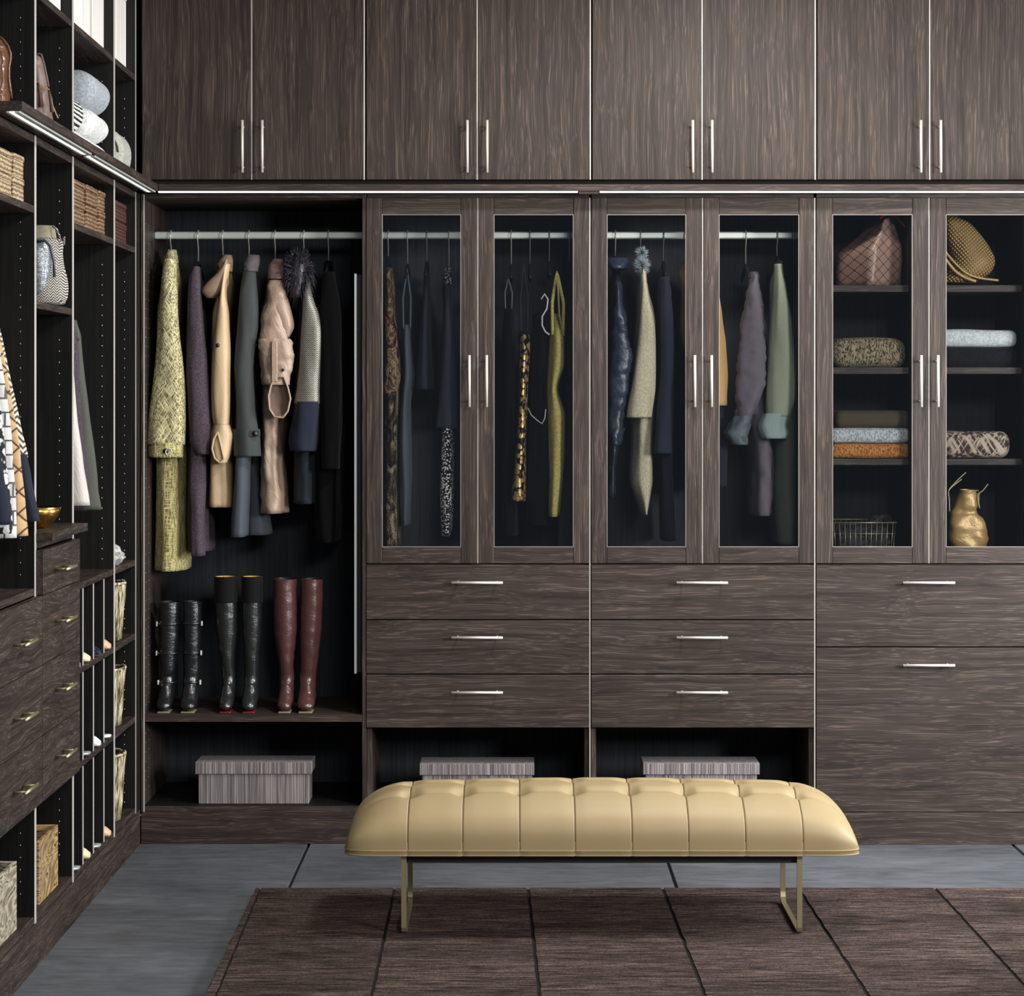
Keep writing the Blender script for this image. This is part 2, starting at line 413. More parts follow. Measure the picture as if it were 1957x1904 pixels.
def cloth(name, col, kind='plain', col2=None, rough=.85, sheen=.04, sc=1.0, bs=.5, col3=None, metal=0.0, spec=.18):
    m, nt, p = newmat(name); p.inputs['Roughness'].default_value = rough; p.inputs['Sheen Weight'].default_value = sheen
    p.inputs['Specular IOR Level'].default_value = spec; p.inputs['Metallic'].default_value = metal
    c2 = col2 or tuple(int(v*.6) for v in col); c = col; h = None
    fine = nz(nt, coords(nt, (420*sc,)*3), 1, 2)
    if kind == 'plain':
        c = mix(nt, fine, tuple(int(v*.85) for v in col), tuple(min(255, int(v*1.12)) for v in col)); h = fine
    elif kind == 'mottle':
        n = nz(nt, coords(nt, (160*sc,)*3), 1, 4, 0, .8); c = ramp(nt, n, [(.4, c2), (.62, col)]); h = n
    elif kind in ('tweed', 'weave'):
        r1, r2 = ((0, 32, 0), (0, -32, 0)) if kind == 'tweed' else ((0,0,0), (0,90,0))
        a = nz(nt, coords(nt, (230*sc, 230*sc, 14*sc), r1), 1, 2, .2, .6); b = nz(nt, coords(nt, (230*sc, 230*sc, 14*sc), r2), 1, 2, .2, .6)
        mx = mth(nt, 'MAXIMUM', a, b)
        c = ramp(nt, mx, [(.5, c2), (.56, col), (.7, col3 or tuple(min(255, int(v*1.2)) for v in col))]); h = mx
    elif kind == 'knit':
        h = nz(nt, coords(nt, (300*sc, 200*sc, 110*sc)), 1, 2, .4, .6); c = ramp(nt, h, [(.42, c2), (.56, col)]); bs = 1.0
    elif kind == 'snake':
        v = coords(nt, (1,.5,1)); d = voro(nt, v, 150*sc, 'DISTANCE_TO_EDGE'); big = nz(nt, coords(nt, (22*sc, 22*sc, 12*sc)), 1, 3, 1.5)
        c = ramp(nt, big, [(.38, (30,24,22)), (.46, c2), (.54, col), (.62, col3 or (60,50,45))])
        c = mix(nt, ramp(nt, d, [(.02, g(1)), (.12, g(0))]), c, (22,18,16)); h = d
    elif kind == 'spots':
        d = voro(nt, coords(nt, (1,.6,1)), 95*sc, 'F1'); n = nz(nt, coords(nt, (14*sc,)*3), 1, 2)
        t = mth(nt, 'ADD', d, mth(nt, 'MULTIPLY', n, .5))
        c = ramp(nt, t, [(.64, col), (.74, c2)]); h = fine
    elif kind == 'sequin':
        d = voro(nt, coords(nt, (1,.5,.8)), 85*sc, 'F1'); cell = voro(nt, coords(nt, (1,.5,.8)), 85*sc, 'F1', 'Color')
        c = ramp(nt, d, [(.46, col), (.62, c2)]); c = mix(nt, .3, c, mix(nt, 1, c, cell, 'MULTIPLY')); h = d
    elif kind == 'zig':
        v = coords(nt, (1,1,1)); sx = nt.nodes.new('ShaderNodeSeparateXYZ'); nt.links.new(v, sx.inputs[0])
        tri = mth(nt, 'PINGPONG', mth(nt, 'MULTIPLY', sx.outputs['X'], 1.0), .011/sc)
        zz = mth(nt, 'ADD', sx.outputs['Z'], mth(nt, 'MULTIPLY', tri, 1.3))
        st = mth(nt, 'PINGPONG', zz, .0055/sc); n = nz(nt, coords(nt, (300,)*3), 1, 2)
        t = mth(nt, 'ADD', mth(nt, 'MULTIPLY', st, 120*sc), mth(nt, 'MULTIPLY', n, .5))
        c = ramp(nt, t, [(.45, c2), (.7, col)]); h = st; bs = 1.0
    elif kind == 'stripes':
        a = wave(nt, coords(nt, (1,1,1)), 22*sc, 1.0, 'Z', 1); c = ramp(nt, a, [(.45, c2), (.55, col)]); h = fine
    elif kind == 'tiles':
        sx = nt.nodes.new('ShaderNodeTexBrick'); sx.inputs['Scale'].default_value = 14*sc; sx.inputs['Color1'].default_value = lin(col); sx.inputs['Color2'].default_value = lin(tuple(int(v*.86) for v in col))
        sx.inputs['Mortar'].default_value = lin(c2); sx.inputs['Mortar Size'].default_value = .035; sx.inputs['Brick Width'].default_value = .55; sx.inputs['Row Height'].default_value = .5
        nt.links.new(coords(nt, (1,1,1), (90,0,0)), sx.inputs['Vector']); c = sx.outputs['Color']; h = fine
    elif kind == 'quilt':
        v = coords(nt, (1,1,1), (0,45,0), rnd=False); sx = nt.nodes.new('ShaderNodeSeparateXYZ'); nt.links.new(v, sx.inputs[0])
        a = mth(nt, 'PINGPONG', sx.outputs['X'], .016/sc); b = mth(nt, 'PINGPONG', sx.outputs['Z'], .016/sc)
        h = mth(nt, 'MINIMUM', a, b); c = ramp(nt, mth(nt, 'MULTIPLY', h, 60*sc), [(.04, c2), (.16, col)]); bs = 1.0
        bump(nt, p, mth(nt, 'POWER', mth(nt, 'MULTIPLY', h, 60), .5), .9, .006); setc(nt, p, c); return m
    setc(nt, p, c)
    if h is not None: bump(nt, p, h, bs, .0015)
    return m
def satin(name, col, rough=.35, wr=.7, spec=.5, metal=0.0):
    return leather(name, col, rough, 300, .1, wr=wr*.6, metal=metal, wsc=(46,46,13), rot=(0,22,0))
# ------------------------------------------------------------------ room shell
XF = -1.259                                     # front plane of the left shelving
floor = struct('floor', MB().box(-1.72, 3.6, -3.6, .5, -.06, -.012, 0), M['void'])
xs = [X(590)-1.188, X(590), X(1265), X(1935), X(1935)+1.188, 3.6]; ysl = [-3.4, -2.225, -1.615, -1.005, .48]
for i in range(len(xs)-1):
    for j in range(len(ysl)-1):
        a = max(xs[i], -1.7); gx = .005
        build('tile', MB().box(a+gx, xs[i+1]-gx, ysl[j]+.0014, ysl[j+1]-.0014, -.014, 0, .0016), M['slate'], floor)
plaster = simple('grey_wall_paint', (70,68,66), .8, bscale=60, bstr=.1)
struct('wall_back', MB().box(-1.72, 3.6, .5, .56, 0, 3.1, 0), plaster)
struct('wall_left', MB().box(-1.80, -1.72, -3.4, .5, 0, 3.1, 0), plaster)
struct('ceiling', MB().box(-1.72, 3.6, -3.4, .5, 3.1, 3.16, 0), simple('ceiling_paint', (200,198,194), .8))
struct('baseboard_back', MB().box(X(269), 1.84, .004, .03, .0, H(1542), .001).box(X(1560), 1.84, -.006, .0035, 0, H(1554), .001), M['wood_h'])
struct('baseboard_left', MB().box(XF-.03, XF, -2.6, -.0005, 0, .118, .001), M['wood_y'])
# ------------------------------------------------------------------ cabinets of the back wall
YB = .45
def handle_v(mb, x, z0, z1, y=0.0):
    r = .0046; yy = y-.034
    mb.tube([(x, yy, z0), (x, yy, z1)], r, 10)
    for z in (z0+.02, z1-.02): mb.cyl((x, y+.001, z), (x, yy, z), .0035, 8)
    return mb
def handle_h(mb, x0, x1, z, y=0.0):
    yy = y-.034
    mb.tube([(x0, yy, z), (x1, yy, z)], .0044, 10)
    for x in (x0+.02, x1-.02): mb.cyl((x, y+.001, z), (x, yy, z), .0035, 8)
    return mb
ups = [(270, 481, 696, 463, 501, 'above the open wardrobe with boots'), (699, 912, 1128, 893, 931, 'above the wardrobe with the yellow dress'),
       (1131, 1342, 1558, 1324, 1361, 'above the wardrobe with the cream knit'), (1561, 1777, 1992, 1760, 1798, 'above the glazed cupboard of bags and sweaters')]
zc0 = H(344); zc1 = 3.06
for (a, b, c, h1, h2, where) in ups:
    t = thing('wall_cabinet', 'dark wood two-door cabinet with long bar handles, ' + where, 'cabinet', ((X(a)+X(c))/2, .2, zc0), 'upper cabinets of the back wall')
    x0, x1 = X(a), X(c)
    mb = MB()
    for (p, q, m_) in ((x0, x0+.018, 0), (x1-.018, x1, 0)): mb.box(p, q, .022, YB, zc0, zc1)
    mb.box(x0+.018, x1-.018, .022, YB, zc0, zc0+.018).box(x0+.018, x1-.018, .022, YB, zc1-.018, zc1).box(x0+.018, x1-.018, YB-.01, YB, zc0+.018, zc1-.018, 0)
    build('body', mb, M['wood_v'], t)
    for (p, q, hx) in ((a, b, h1), (b, c, h2)):
        dd = build('door', MB().box(X(p)+.0022, X(q)-.0022, 0, .02, zc0+.001, zc1, .0015), M['wood_v'], t)
        build('handle', handle_v(MB(), X(hx, -.034), H(330, -.03), H(230, -.03)), M['steel'], dd)
    build('edge_highlight', MB().box(X(b)-.0019, X(b)+.0019, .0015, .021, zc0+.001, zc1, 0).box(x1-.0018, x1+.0022, .0015, .021, zc0+.001, zc1, 0), M['edge'], t)  # pale lines paint the highlight on the door edges
# dark recess and light shelf under the upper cabinets
zt, zb_ = H(352, -.073), H(365, -.073)
t = thing('light_shelf', 'slim dark wood shelf with lit strips running under the upper cabinets of the back wall', 'shelf', (.3, 0, zb_))
build('board', MB().box(XF+.074, 1.84, -.073, YB, zb_, zt, .001), M['wood_h'], t)
for (a, b) in ((303, 1104), (1146, 1975)):
    s_ = build('light_strip', MB().box(X(a,-.06), X(b,-.06), -.070, -.058, zb_-.005, zb_-.0003, .001), M['led'], t)
build('strip_joint', MB().box(X(1106,-.06), X(1144,-.06), -.068, -.047, zb_-.010, zb_-.0003, .001), M['wood_h'], t)
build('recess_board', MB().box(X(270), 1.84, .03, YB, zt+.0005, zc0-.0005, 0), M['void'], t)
zf = H(378)
def pins(parent, pts, axis, name='shelf_pin_hole'):
    mb = MB()
    for p in pts:
        q = list(p); q[axis[0]] += axis[1]*.0012
        mb.tube([p, q], .0026, 6)
    o = build(name, mb, M['pin'], parent); o['kind'] = 'stuff'; return o
def side(x, y0, y1, z0, z1, th=.018): return MB().box(x, x+th, y0, y1, z0, z1, .0008)
# open wardrobe
t = thing('open_wardrobe', 'open dark wood wardrobe in the corner, holding coats, tall boots and a box', 'wardrobe', (X(484), .2, H(1541)))
xl, xr = X(269), X(700)-.001
zp = H(1541)
build('side_panel', MB().box(xl, X(275), .002, YB, zp-.02, H(370), .0008), M['wood_v'], t)
build('edge_highlight', MB().box(X(274), X(276.2), .0005, .0018, zp-.02, H(372), 0), M['edge'], t)  # painted bright edge of the left side panel
build('side_panel', MB().box(X(692), xr, .004, YB, zp+.001, H(370), .0008), M['wood_v'], t)
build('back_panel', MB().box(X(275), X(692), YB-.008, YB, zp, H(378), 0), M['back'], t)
build('top_rail', MB().box(X(275), X(692), .004, .03, H(379), zb_-.0005, .0008).box(X(275), X(692), .03, YB-.01, zb_-.02, zb_-.0005, 0), M['wood_h'], t)
zs = H(1367)
build('shelf', MB().box(X(275), X(692), .004, YB-.01, zs-.024, zs, .001), M['wood_h'], t)
build('bottom_board', MB().box(X(275), X(692), .006, YB-.01, zp-.018, zp, .001), M['inner'], t)
pins(t, [(X(275)+.0002, y, zp+.05+.032*k) for y in (.03, .09) for k in range(61) if abs(zp+.05+.032*k - zs) > .03], (0, 1))
mir = build('pull_out_rail', MB().box(X(677,.03), X(682,.03), .03, .034, H(1288,.03), H(523,.03), .001).box(X(682,.03), X(692)+.0, .034, .3, H(1286,.03), H(525,.03), .001), [M['rod']], t)
# mirror frame body in black behind the strip
mir.data.materials.append(M['black'])
for i, p in enumerate(mir.data.polygons):
    if i >= 26: p.material_index = 1
def rod(t, a, b, z=None):
    zz = H(450, .22) if z is None else z
    build('hanging_rod', MB().box(X(a, .22), X(b, .22), .213, .227, zz-.0125, zz+.0125, .004), M['rod'], t)
rod(t, 292, 694)
build('rod_bracket', MB().box(X(275), X(295,.22), .206, .234, H(459,.22), H(440,.22), .003), M['rod'], t)
# glazed wardrobes and the glazed cupboard
def glass_door(t, x0, x1, gx0, gx1, hx):
    z0, z1 = H(1077), H(378); gz0, gz1 = H(1046), H(410)
    mb = MB().box(x0, gx0, 0, .02, z0, z1, .0012, 0).box(gx1, x1, 0, .02, z0, z1, .0012, 0)
    mb.box(gx0+.0006, gx1-.0006, .0008, .019, z0, gz0, .0012, 1).box(gx0+.0006, gx1-.0006, .0008, .019, gz1, z1, .0012, 1)
    d = build('door', mb, [M['wood_v'], M['wood_h']], t)
    e = .0016
    fr = MB().box(gx0, gx0+e, .0004, .009, gz0, gz1, 0).box(gx1-e, gx1, .0004, .009, gz0, gz1, 0).box(gx0, gx1, .0006, .009, gz0, gz0+e, 0).box(gx0, gx1, .0006, .009, gz1-e, gz1, 0)
    build('glazing_bead', fr, M['edge_soft'], d)
    build('glass_pane', MB().box(gx0+.0005, gx1-.0005, .010, .014, gz0+.0005, gz1-.0005, 0), M['glass'], d)
    build('handle', handle_v(MB(), X(hx, -.034), H(778, -.03), H(679, -.03)), M['steel'], d)
def drawer(t, x0, x1, z0, z1, hx0, hx1, hz):
    d = build('drawer', MB().box(x0, x1, 0, .02, z0, z1, .0014).box(x0+.02, x1-.02, .02, .38, z0+.02, z1-.02, 0), M['wood_h'], t)
    build('handle', handle_h(MB(), X(hx0,-.034), X(hx1,-.034), hz), M['steel'], d)
def carcass(t, a, b, shelves=(), zbot=H(1077), zlow=None, mid=None, low=True):
    x0, x1 = X(a), X(b); z1 = zb_-.0006
    zl = zp-.018 if zlow is None else zlow
    for (p, q) in ((x0, x0+.017), (x1-.017, x1)):
        build('side_panel', MB().box(p, q, .0215, YB, zl, z1, .0008), M['wood_v'], t)
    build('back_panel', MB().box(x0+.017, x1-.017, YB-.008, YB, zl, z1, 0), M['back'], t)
    build('deck', MB().box(x0+.017, x1-.017, .0215, YB-.008, zbot-.012, zbot+.006, .0005), M['wood_h'], t)
    build('top_rail', MB().box(x0+.002, x1-.002, .01, .0212, zf+.0005, zb_-.0006, .0006).box(x0+.017, x1-.017, .0212, YB-.008, zf+.004, zb_-.0006, 0), M['wood_h'], t)
defs = [(700, 1127, 913.5, (730, 881, 944, 1096), (897, 930), (863, 961), 'glazed dark wood wardrobe with three drawers, next to the open wardrobe'),
        (1130, 1557, 1343, (1160, 1311, 1374, 1527), (1328, 1360), (1293, 1391), 'glazed dark wood wardrobe with three drawers, behind the right half of the bench')]
wards = []
for (a, b, mid, gl, hx, dh, lab) in defs:
    t = thing('glazed_wardrobe', lab, 'wardrobe', (X((a+b)/2), .2, zp), 'glazed wardrobes')
    carcass(t, a, b)
    build('lower_panel', MB().box(X(a), X(b)-.0, .03, YB-.009, H(1395)-.0, H(1391)+.003, 0), M['inner'], t)
    build('bottom_board', MB().box(X(a)+.017, X(b)-.017, .006, YB-.009, zp-.018, zp, .001), M['inner'], t)
    glass_door(t, X(a), X(mid)-.0022, X(gl[0]), X(gl[1]), hx[0])
    glass_door(t, X(mid)+.0022, X(b)-.002, X(gl[2]), X(gl[3]), hx[1])
    build('edge_highlight', MB().box(X(mid)-.0016, X(mid)+.0016, .003, .0212, H(1077), H(378), 0), M['edge'], t)  # bright line between the doors, edge light given as colour
    build('edge_highlight', MB().box(X(b)-.001, X(b)+.0025, .003, .0212, zp, H(378), 0), M['edge'], t)
    for (p, q, hz) in ((1080, 1184, 1114), (1186, 1288, 1219), (1290, 1391, 1324)):
        drawer(t, X(a), X(b)-.002, H(q), H(p), dh[0], dh[1], H(hz, -.034))
    rod(t, CX+(a-CX)*D/(D+.22)+11, CX+(b-CX)*D/(D+.22)-11); wards.append(t)
t = thing('glazed_cupboard', 'glazed dark wood cupboard with shelves of bags and sweaters above two drawers', 'cupboard', (X(1775), .2, .13), None)
a, b, mid = 1560, 1992, 1776
carcass(t, a, b)
glass_door(t, X(a), X(mid)-.0022, X(1591), X(1744), 1761)
glass_door(t, X(mid)+.0022, X(b)-.002, X(1808), X(1960), 1793)
build('edge_highlight', MB().box(X(mid)-.0016, X(mid)+.0016, .003, .0212, H(1077), H(378), 0), M['edge'], t)
drawer(t, X(a), X(b)-.002, H(1236), H(1080), 1726, 1825, H(1114, -.034))
drawer(t, X(a), X(b)-.002, H(1552), H(1238), 1726, 1825, H(1272, -.034))
YS = .045
for (z0, z1) in ((558, 545), (715, 702), (889, 877)):
    build('shelf', MB().box(X(1562)+.02, X(1737, YS), YS, YB-.01, H(z0,YS), H(z1,YS), .001), M['wood_h'], t)
    build('shelf', MB().box(X(1762, YS), X(1953, YS), YS, YB-.01, H(z0,YS), H(z1,YS), .001), M['wood_h'], t)
build('divider', MB().box(X(1737.5, YS), X(1761.5, YS), YS, YB-.01, H(1077)+.006, H(384), .001), M['inner'], t)
build('side_panel', MB().box(X(1953.5, YS), X(1978, YS), YS, YB-.01, H(1077)+.006, H(384), .001), M['inner'], t)
# ------------------------------------------------------------------ left shelving
XB = -1.66
yb = [-2.30, LY(67, XF), LY(139, XF), LY(218, XF), LY(259.5, XF)]
where = ['nearest the camera', 'with the brass bowl', 'with the narrow shoe cubbies', 'in the corner with the twig baskets']
def hole_col(t, y, z0, z1, xo=.037):
    pins(t, [(XF-xo, y+.0002, z0+.032*k) for k in range(int((z1-z0)/.032))], (1, -1))
def lshelf(t, y0, y1, z1, th=.019, x1=XF, name='shelf', mat='wood_y'):
    return build(name, MB().box(XB+.01, x1-.001, y0, y1, z1-th, z1, .0007), M[mat], t)
zlb = .139
def lunit(i, z0, z1, lab, name):
    y0, y1 = yb[i], yb[i+1]
    t = thing(name, lab, 'shelving', ((XF+XB)/2, (y0+y1)/2, z0), 'left wall shelving')
    for (p, q) in ((y0+.0002, y0+.0095), (y1-.0095, y1-.0002)):
        build('side_panel', MB().box(XB, XF, p, q, z0, z1, .0005), M['inner'], t)
        build('edge_highlight', MB().box(XF+.0001, XF+.0012, p, q, z0, z1, 0), M['edge'], t)  # pale facing paints the light on the panel fronts
    build('back_panel', MB().box(XB, XB+.008, y0+.0095, y1-.0095, z0, z1, 0), M['inner'], t)
    return t, y0+.0096, y1-.0096
ldrawer_z = [(.983, .803), (.801, .616), (.614, .440)]
def ldrawer(t, y0, y1, z0, z1, hy):
    d = build('drawer', MB().box(XF+.0015, XF+.021, y0, y1, z0, z1, .0012).box(XB+.03, XF, y0+.02, y1-.02, z0+.02, z1-.02, 0), M['wood_y'], t)
    xx = XF+.021; zz = hy[1]; c = hy[0]
    mb = MB().tube([(xx+.034, c-.065, zz), (xx+.034, c+.065, zz)], .0046, 10)
    for q in (-.045, .045): mb.cyl((xx-.001, c+q, zz), (xx+.034, c+q, zz), .0035, 8)
    build('handle', mb, M['brass'], d)
ZTOP = 2.177
for i in range(4):
    t, y0, y1 = lunit(i, .121, ZTOP+.02, 'tall dark wood shelving unit under the lit shelf, ' + where[i], 'shelving_unit')
    lshelf(t, y0, y1, ZTOP+.02, .02, name='top_rail')
    lshelf(t, y0, y1, zlb, .018, name='bottom_board')
    if i != 1: lshelf(t, y0, y1, 2.011)
    if i == 0:
        lshelf(t, y0, y1, 1.004)
        for (a_, b_) in ldrawer_z: ldrawer(t, y0-.005, y1+.006, b_, a_, (LY(56, XF+.05), (a_+b_)/2))
        hole_col(t, y1, 1.04, 2.0); hole_col(t, y1, .2, .42)
        build('hanging_rod', MB().tube([(-1.46, y0, 1.9), (-1.46, y1, 1.9)], .0125, 12), M['rod'], t)
    if i == 1:
        lshelf(t, y0, y1, 1.762); lshelf(t, y0, y1, 1.126, .02, name='rail')
        build('counter', MB().box(XB+.01, XF+.045, y0-.002, y1+.002, 1.1275, 1.149, .001), M['wood_y'], t)
        ldrawer(t, y0-.004, y1+.008, .985, 1.104, (LY(133, XF+.05), 1.043))
        for (a_, b_) in ldrawer_z: ldrawer(t, y0-.004, y1+.008, b_, a_, (LY(133, XF+.05), (a_+b_)/2+.01))
        hole_col(t, y1, 1.78, 2.15); hole_col(t, y1, 1.16, 1.73); hole_col(t, y1, .2, .42)
    if i == 2:
        for z in (.968, .722, .446): lshelf(t, y0, y1, z)
        for px in (159, 179, 199):
            yy = LY(px, XF)
            for (z0, z1) in ((.139, .427), (.446, .703), (.722, .949)):
                build('divider', MB().box(XB+.01, XF-.0015, yy-.006, yy+.006, z0+.0003, z1-.0003, .0004), M['inner'], t)
                build('edge_highlight', MB().box(XF-.0014, XF-.0002, yy-.006, yy+.006, z0+.0003, z1-.0003, 0), M['edge'], t)  # same painted highlight on the cubby dividers
        hole_col(t, y1, 1.0, 1.98); hole_col(t, y1, 2.03, 2.16)
        build('hanging_rod', MB().tube([(-1.46, y0, 1.72), (-1.46, y1, 1.72)], .0125, 12), M['rod'], t)
    if i == 3:
        for z in (.968, .722, .446): lshelf(t, y0, y1, z)
        for (z0, z1) in ((.16,.42),(.47,.7),(.74,.94),(1.0,1.98),(2.03,2.16)): hole_col(t, y1, z0, z1)
ZU = 2.224
for i in range(4):
    t, y0, y1 = lunit(i, ZU, 3.06, 'upper open dark wood shelving above the lit shelf, ' + ['with the brown leather bag', 'with the taupe bag', 'with the stacked towels', 'with the single rolled blanket'][i], 'upper_shelving_unit')
    lshelf(t, y0, y1, ZU+.0, 0.0005) if False else None
    lshelf(t, y0, y1, 2.586); lshelf(t, y0, y1, 3.06)
    hole_col(t, y1, 2.25, 2.56); hole_col(t, y1, 2.6, 3.03)
tf = thing('corner_filler', 'narrow dark wood filler panel in the corner between the shelving and the open wardrobe', 'panel', (XF, -.04, .12))
build('panel', MB().box(XF-.018, XF, yb[4]+.001, .0, .121, ZTOP+.02, .0006), M['inner'], tf)
build('panel', MB().box(XF-.05, XF-.032, yb[4]+.001, .0, ZU, 3.06, .0006), M['void'], tf)  # black board painting the shadow in the upper corner gap
t = thing('light_shelf', 'projecting dark wood shelf with lit strips on the left wall', 'shelf', (XF, -1, zb_))
ye = LY(43, XF+.073)
build('board', MB().box(XB, XF+.073, ye, -.074, zb_, zt, .001), M['wood_y'], t)
for (a, b) in ((30, 168), (175, 291)):
    ya, yc = LY(a, XF+.055), LY(b, XF+.055)
    yc = min(yc, -.08)
    build('strip_channel', MB().box(XF+.032, XF+.040, ya, yc, zb_-.006, zb_-.0003, .001).box(XF+.052, XF+.066, ya, yc, zb_-.006, zb_-.0003, .001).box(XF+.040, XF+.052, ya, yc, zb_-.002, zb_-.0003, 0), M['rod'], t)
    build('light_strip', MB().box(XF+.0405, XF+.0515, ya, yc, zb_-.005, zb_-.0022, .001), M['led'], t)
# ------------------------------------------------------------------ rug
ZR = .024
def FP(px, py, z=ZR):
    zc = F*(EYE-z)/((py-CY)); return Vector(((px-CX)*zc/F, zc-D, z))
t = thing('rug', 'thick brown pile rug of long panels with dark seams under the leather bench', 'rug', (.4, -1.5, 0))
J = [(488,390),(497,411),(754,710),(1009,1031),(1266,1348),(1525,1660),(1786,1976),(2046,2290)]
def rline(j, k):      # world point along a joint; k=0 back edge
    a = FP(j[0], 1697, ZR); b = FP(j[1], 1904, ZR); return a + (b-a)*k
for q in range(len(J)-1):
    mb = MB(); a0, a1 = J[q], J[q+1]; gap = .005 if q else .002
    nx = max(2, int(abs(a1[0]-a0[0])/7)); ny = 110; vs = []; fs = []
    for iy in range(ny+1):
        k = 1.55*iy/ny
        pa, pb = rline(a0, k), rline(a1, k); L = (pb-pa).length
        for ix in range(nx+1):
            u = ix/nx; p = pa + (pb-pa)*(gap/L + u*(1-2*gap/L))
            e = min(u, 1-u)*L; drop = max(0, 1-e/.006)**2*.008
            eb = min(k*1.0, 1)*.78; drop = max(drop, max(0, 1-eb/.015)**2*.012)
            p = Vector(p); wob = mnoise.noise(Vector((q*9., p.y*14, 0)))*.0035
            if ix in (0, nx): p.x += wob + mnoise.noise(Vector((q*3., p.y*60, u)))*.0012
            p.z += mnoise.noise(Vector((p.x*8, p.y*45, 2)))*.0008
            vs.append(p)
    b0 = len(vs)
    top = [(iy*(nx+1)+ix, iy*(nx+1)+ix+1, (iy+1)*(nx+1)+ix+1, (iy+1)*(nx+1)+ix) for iy in range(ny) for ix in range(nx)]
    rim = [ix for ix in range(nx+1)] + [iy*(nx+1)+nx for iy in range(1, ny+1)] + [ny*(nx+1)+ix for ix in range(nx-1, -1, -1)] + [iy*(nx+1) for iy in range(ny-1, 0, -1)]
    low = []
    for r_ in rim:
        p = vs[r_]; low.append(len(vs)); vs.append(Vector((p.x, p.y, .0198)))
    mb.add(vs[:b0], top, 0, True)
    sv = [vs[r_] for r_ in rim] + vs[b0:]; nr = len(rim)
    mb.add(sv, [(i, (i+1) % nr, nr+(i+1) % nr, nr+i) for i in range(nr)], 0, False)
    build('rug_border' if q == 0 else 'rug_panel', mb, M['rug'], t)
c = [rline(J[0],0), rline(J[-1],0), rline(J[-1],1.55), rline(J[0],1.55)]
mb = MB(); vs = [(p.x, p.y, z) for z in (.0006, .0195) for p in c]
mb.add(vs, [(0,1,2,3),(4,5,6,7),(0,1,5,4),(1,2,6,5),(2,3,7,6),(3,0,4,7)]); build('backing', mb, M['rugdark'], t)
# ------------------------------------------------------------------ bench
yF, yR = -1.285, -.845
r0 = (D+yF)/D
t = thing('bench', 'long honey leather bench with tufted cushion on slim metal sled legs', 'bench', (X(1150, yF), (yF+yR)/2, ZR), None)
bx0, bx1 = X(661, yF+.06), X(1638, yF+.06); z0 = H(1628, yF); hgt = .155
ycn = (yF+yR)/2; hw = (yR-yF)/2
# seam positions from left to right, at the front lower edge
sb = [X(p, yF) for p in (779, 884, 993, 1099, 1208, 1316, 1425, 1535)]
rowsy = (ycn-.085, ycn+.035)
def prof(d, a, pw):
    k = max(0.0, min(1.0, d/a)); return (1-(1-k)**pw)**(1/pw)
def cush(x, v):       # v in -1..1 over the depth: returns point
    dx = min(x-bx0, bx1-x); e = prof(dx, .20, 2.3)
    th = v*math.pi/2
    y = ycn + hw*math.copysign(abs(math.sin(th))**.87, v) * (0.82+.18*prof(dx, .09, 2.2))
    hz = abs(math.cos(th))**.72
    L = (x-(bx0+bx1)/2)/((bx1-bx0)/2)
    z = z0 + hgt*e*hz*(1-.10*L*L)
    bul = .006*math.sin(math.pi*min(1, (1-abs(v))*2.0))
    y += math.copysign(bul, v) if abs(v) > .5 else 0
    d = 0
    for sx in sb:
        q = abs(x-sx)
        if q < .12:
            d += .0035*math.exp(-(q/.0018)**2) + .0035*math.exp(-(q/.02)**2)*max(0, hz)
            for ry in rowsy:
                d += .025*math.exp(-(q/.022)**2-((y-ry)/.024)**2)
    for ry in rowsy: d += .010*math.exp(-((y-ry)/.013)**2)*e
    # pull down along the surface normal (up in the middle, sideways at the skirt)
    z -= d*hz*e; y -= math.copysign(d*(1-hz), v) * .8
    return Vector((x, y, z))
xsamp = set()
for k in range(121): xsamp.add(bx0+(bx1-bx0)*(.5-.5*math.cos(math.pi*k/120)))
for k in range(160): xsamp.add(bx0+(bx1-bx0)*k/160.)
for sx in sb:
    for dq in (-.005, -.0035, -.002, -.001, 0, .001, .002, .0035, .005): xsamp.add(sx+dq)
_x = []
for x in sorted(xsamp):
    near = min(abs(x-sx) for sx in sb) < .0052
    if near and not any(abs(abs(x-sx)-dq) < 1e-7 for sx in sb for dq in (0,.001,.002,.0035,.005)): continue
    if _x and x-_x[-1] < (.0005 if near else .004) and x < bx1-.012 and x > bx0+.012: continue
    _x.append(x)
xsamp = _x; NV = 96
mb = MB(); vs = []; fs = []
for x in xsamp:
    for k in range(NV+1):
        vs.append(cush(x, -1+2*k/NV))
for i in range(len(xsamp)-1):
    for k in range(NV): fs.append((i*(NV+1)+k, i*(NV+1)+k+1, (i+1)*(NV+1)+k+1, (i+1)*(NV+1)+k))
mb.add(vs, fs, 0, True)
cu = build('cushion', mb, M['tan'], t)
# under side and piping along the cushion's lower edge
loop = [cush(x, -1) for x in xsamp[::3]] + [cush(bx1, v) for v in (-.6,-.3,0,.3,.6)] + [cush(x, 1) for x in reversed(xsamp[::3])] + [cush(bx0, v) for v in (.6,.3,0,-.3,-.6)]
loop = [Vector((p.x, p.y, z0)) for p in loop]
mb = MB(); n = len(loop); cc = Vector(((bx0+bx1)/2, ycn, z0-.012))
mb.add([Vector((cc.x+(p.x-cc.x)*1.0, cc.y+(p.y-cc.y)*1.0, z0+.003)) for p in loop] + [Vector((p.x, p.y, z0-.012)) for p in loop], [(i, (i+1)%n, n+(i+1)%n, n+i) for i in range(n)] + [tuple(range(n, 2*n))], 0, True)
build('welt', mb, M['tan'], cu)
def ring(z, off): return [Vector((p.x+(off if p.x>cc.x else -off)*.6, p.y+(off if p.y > ycn else -off), z)) for p in loop]
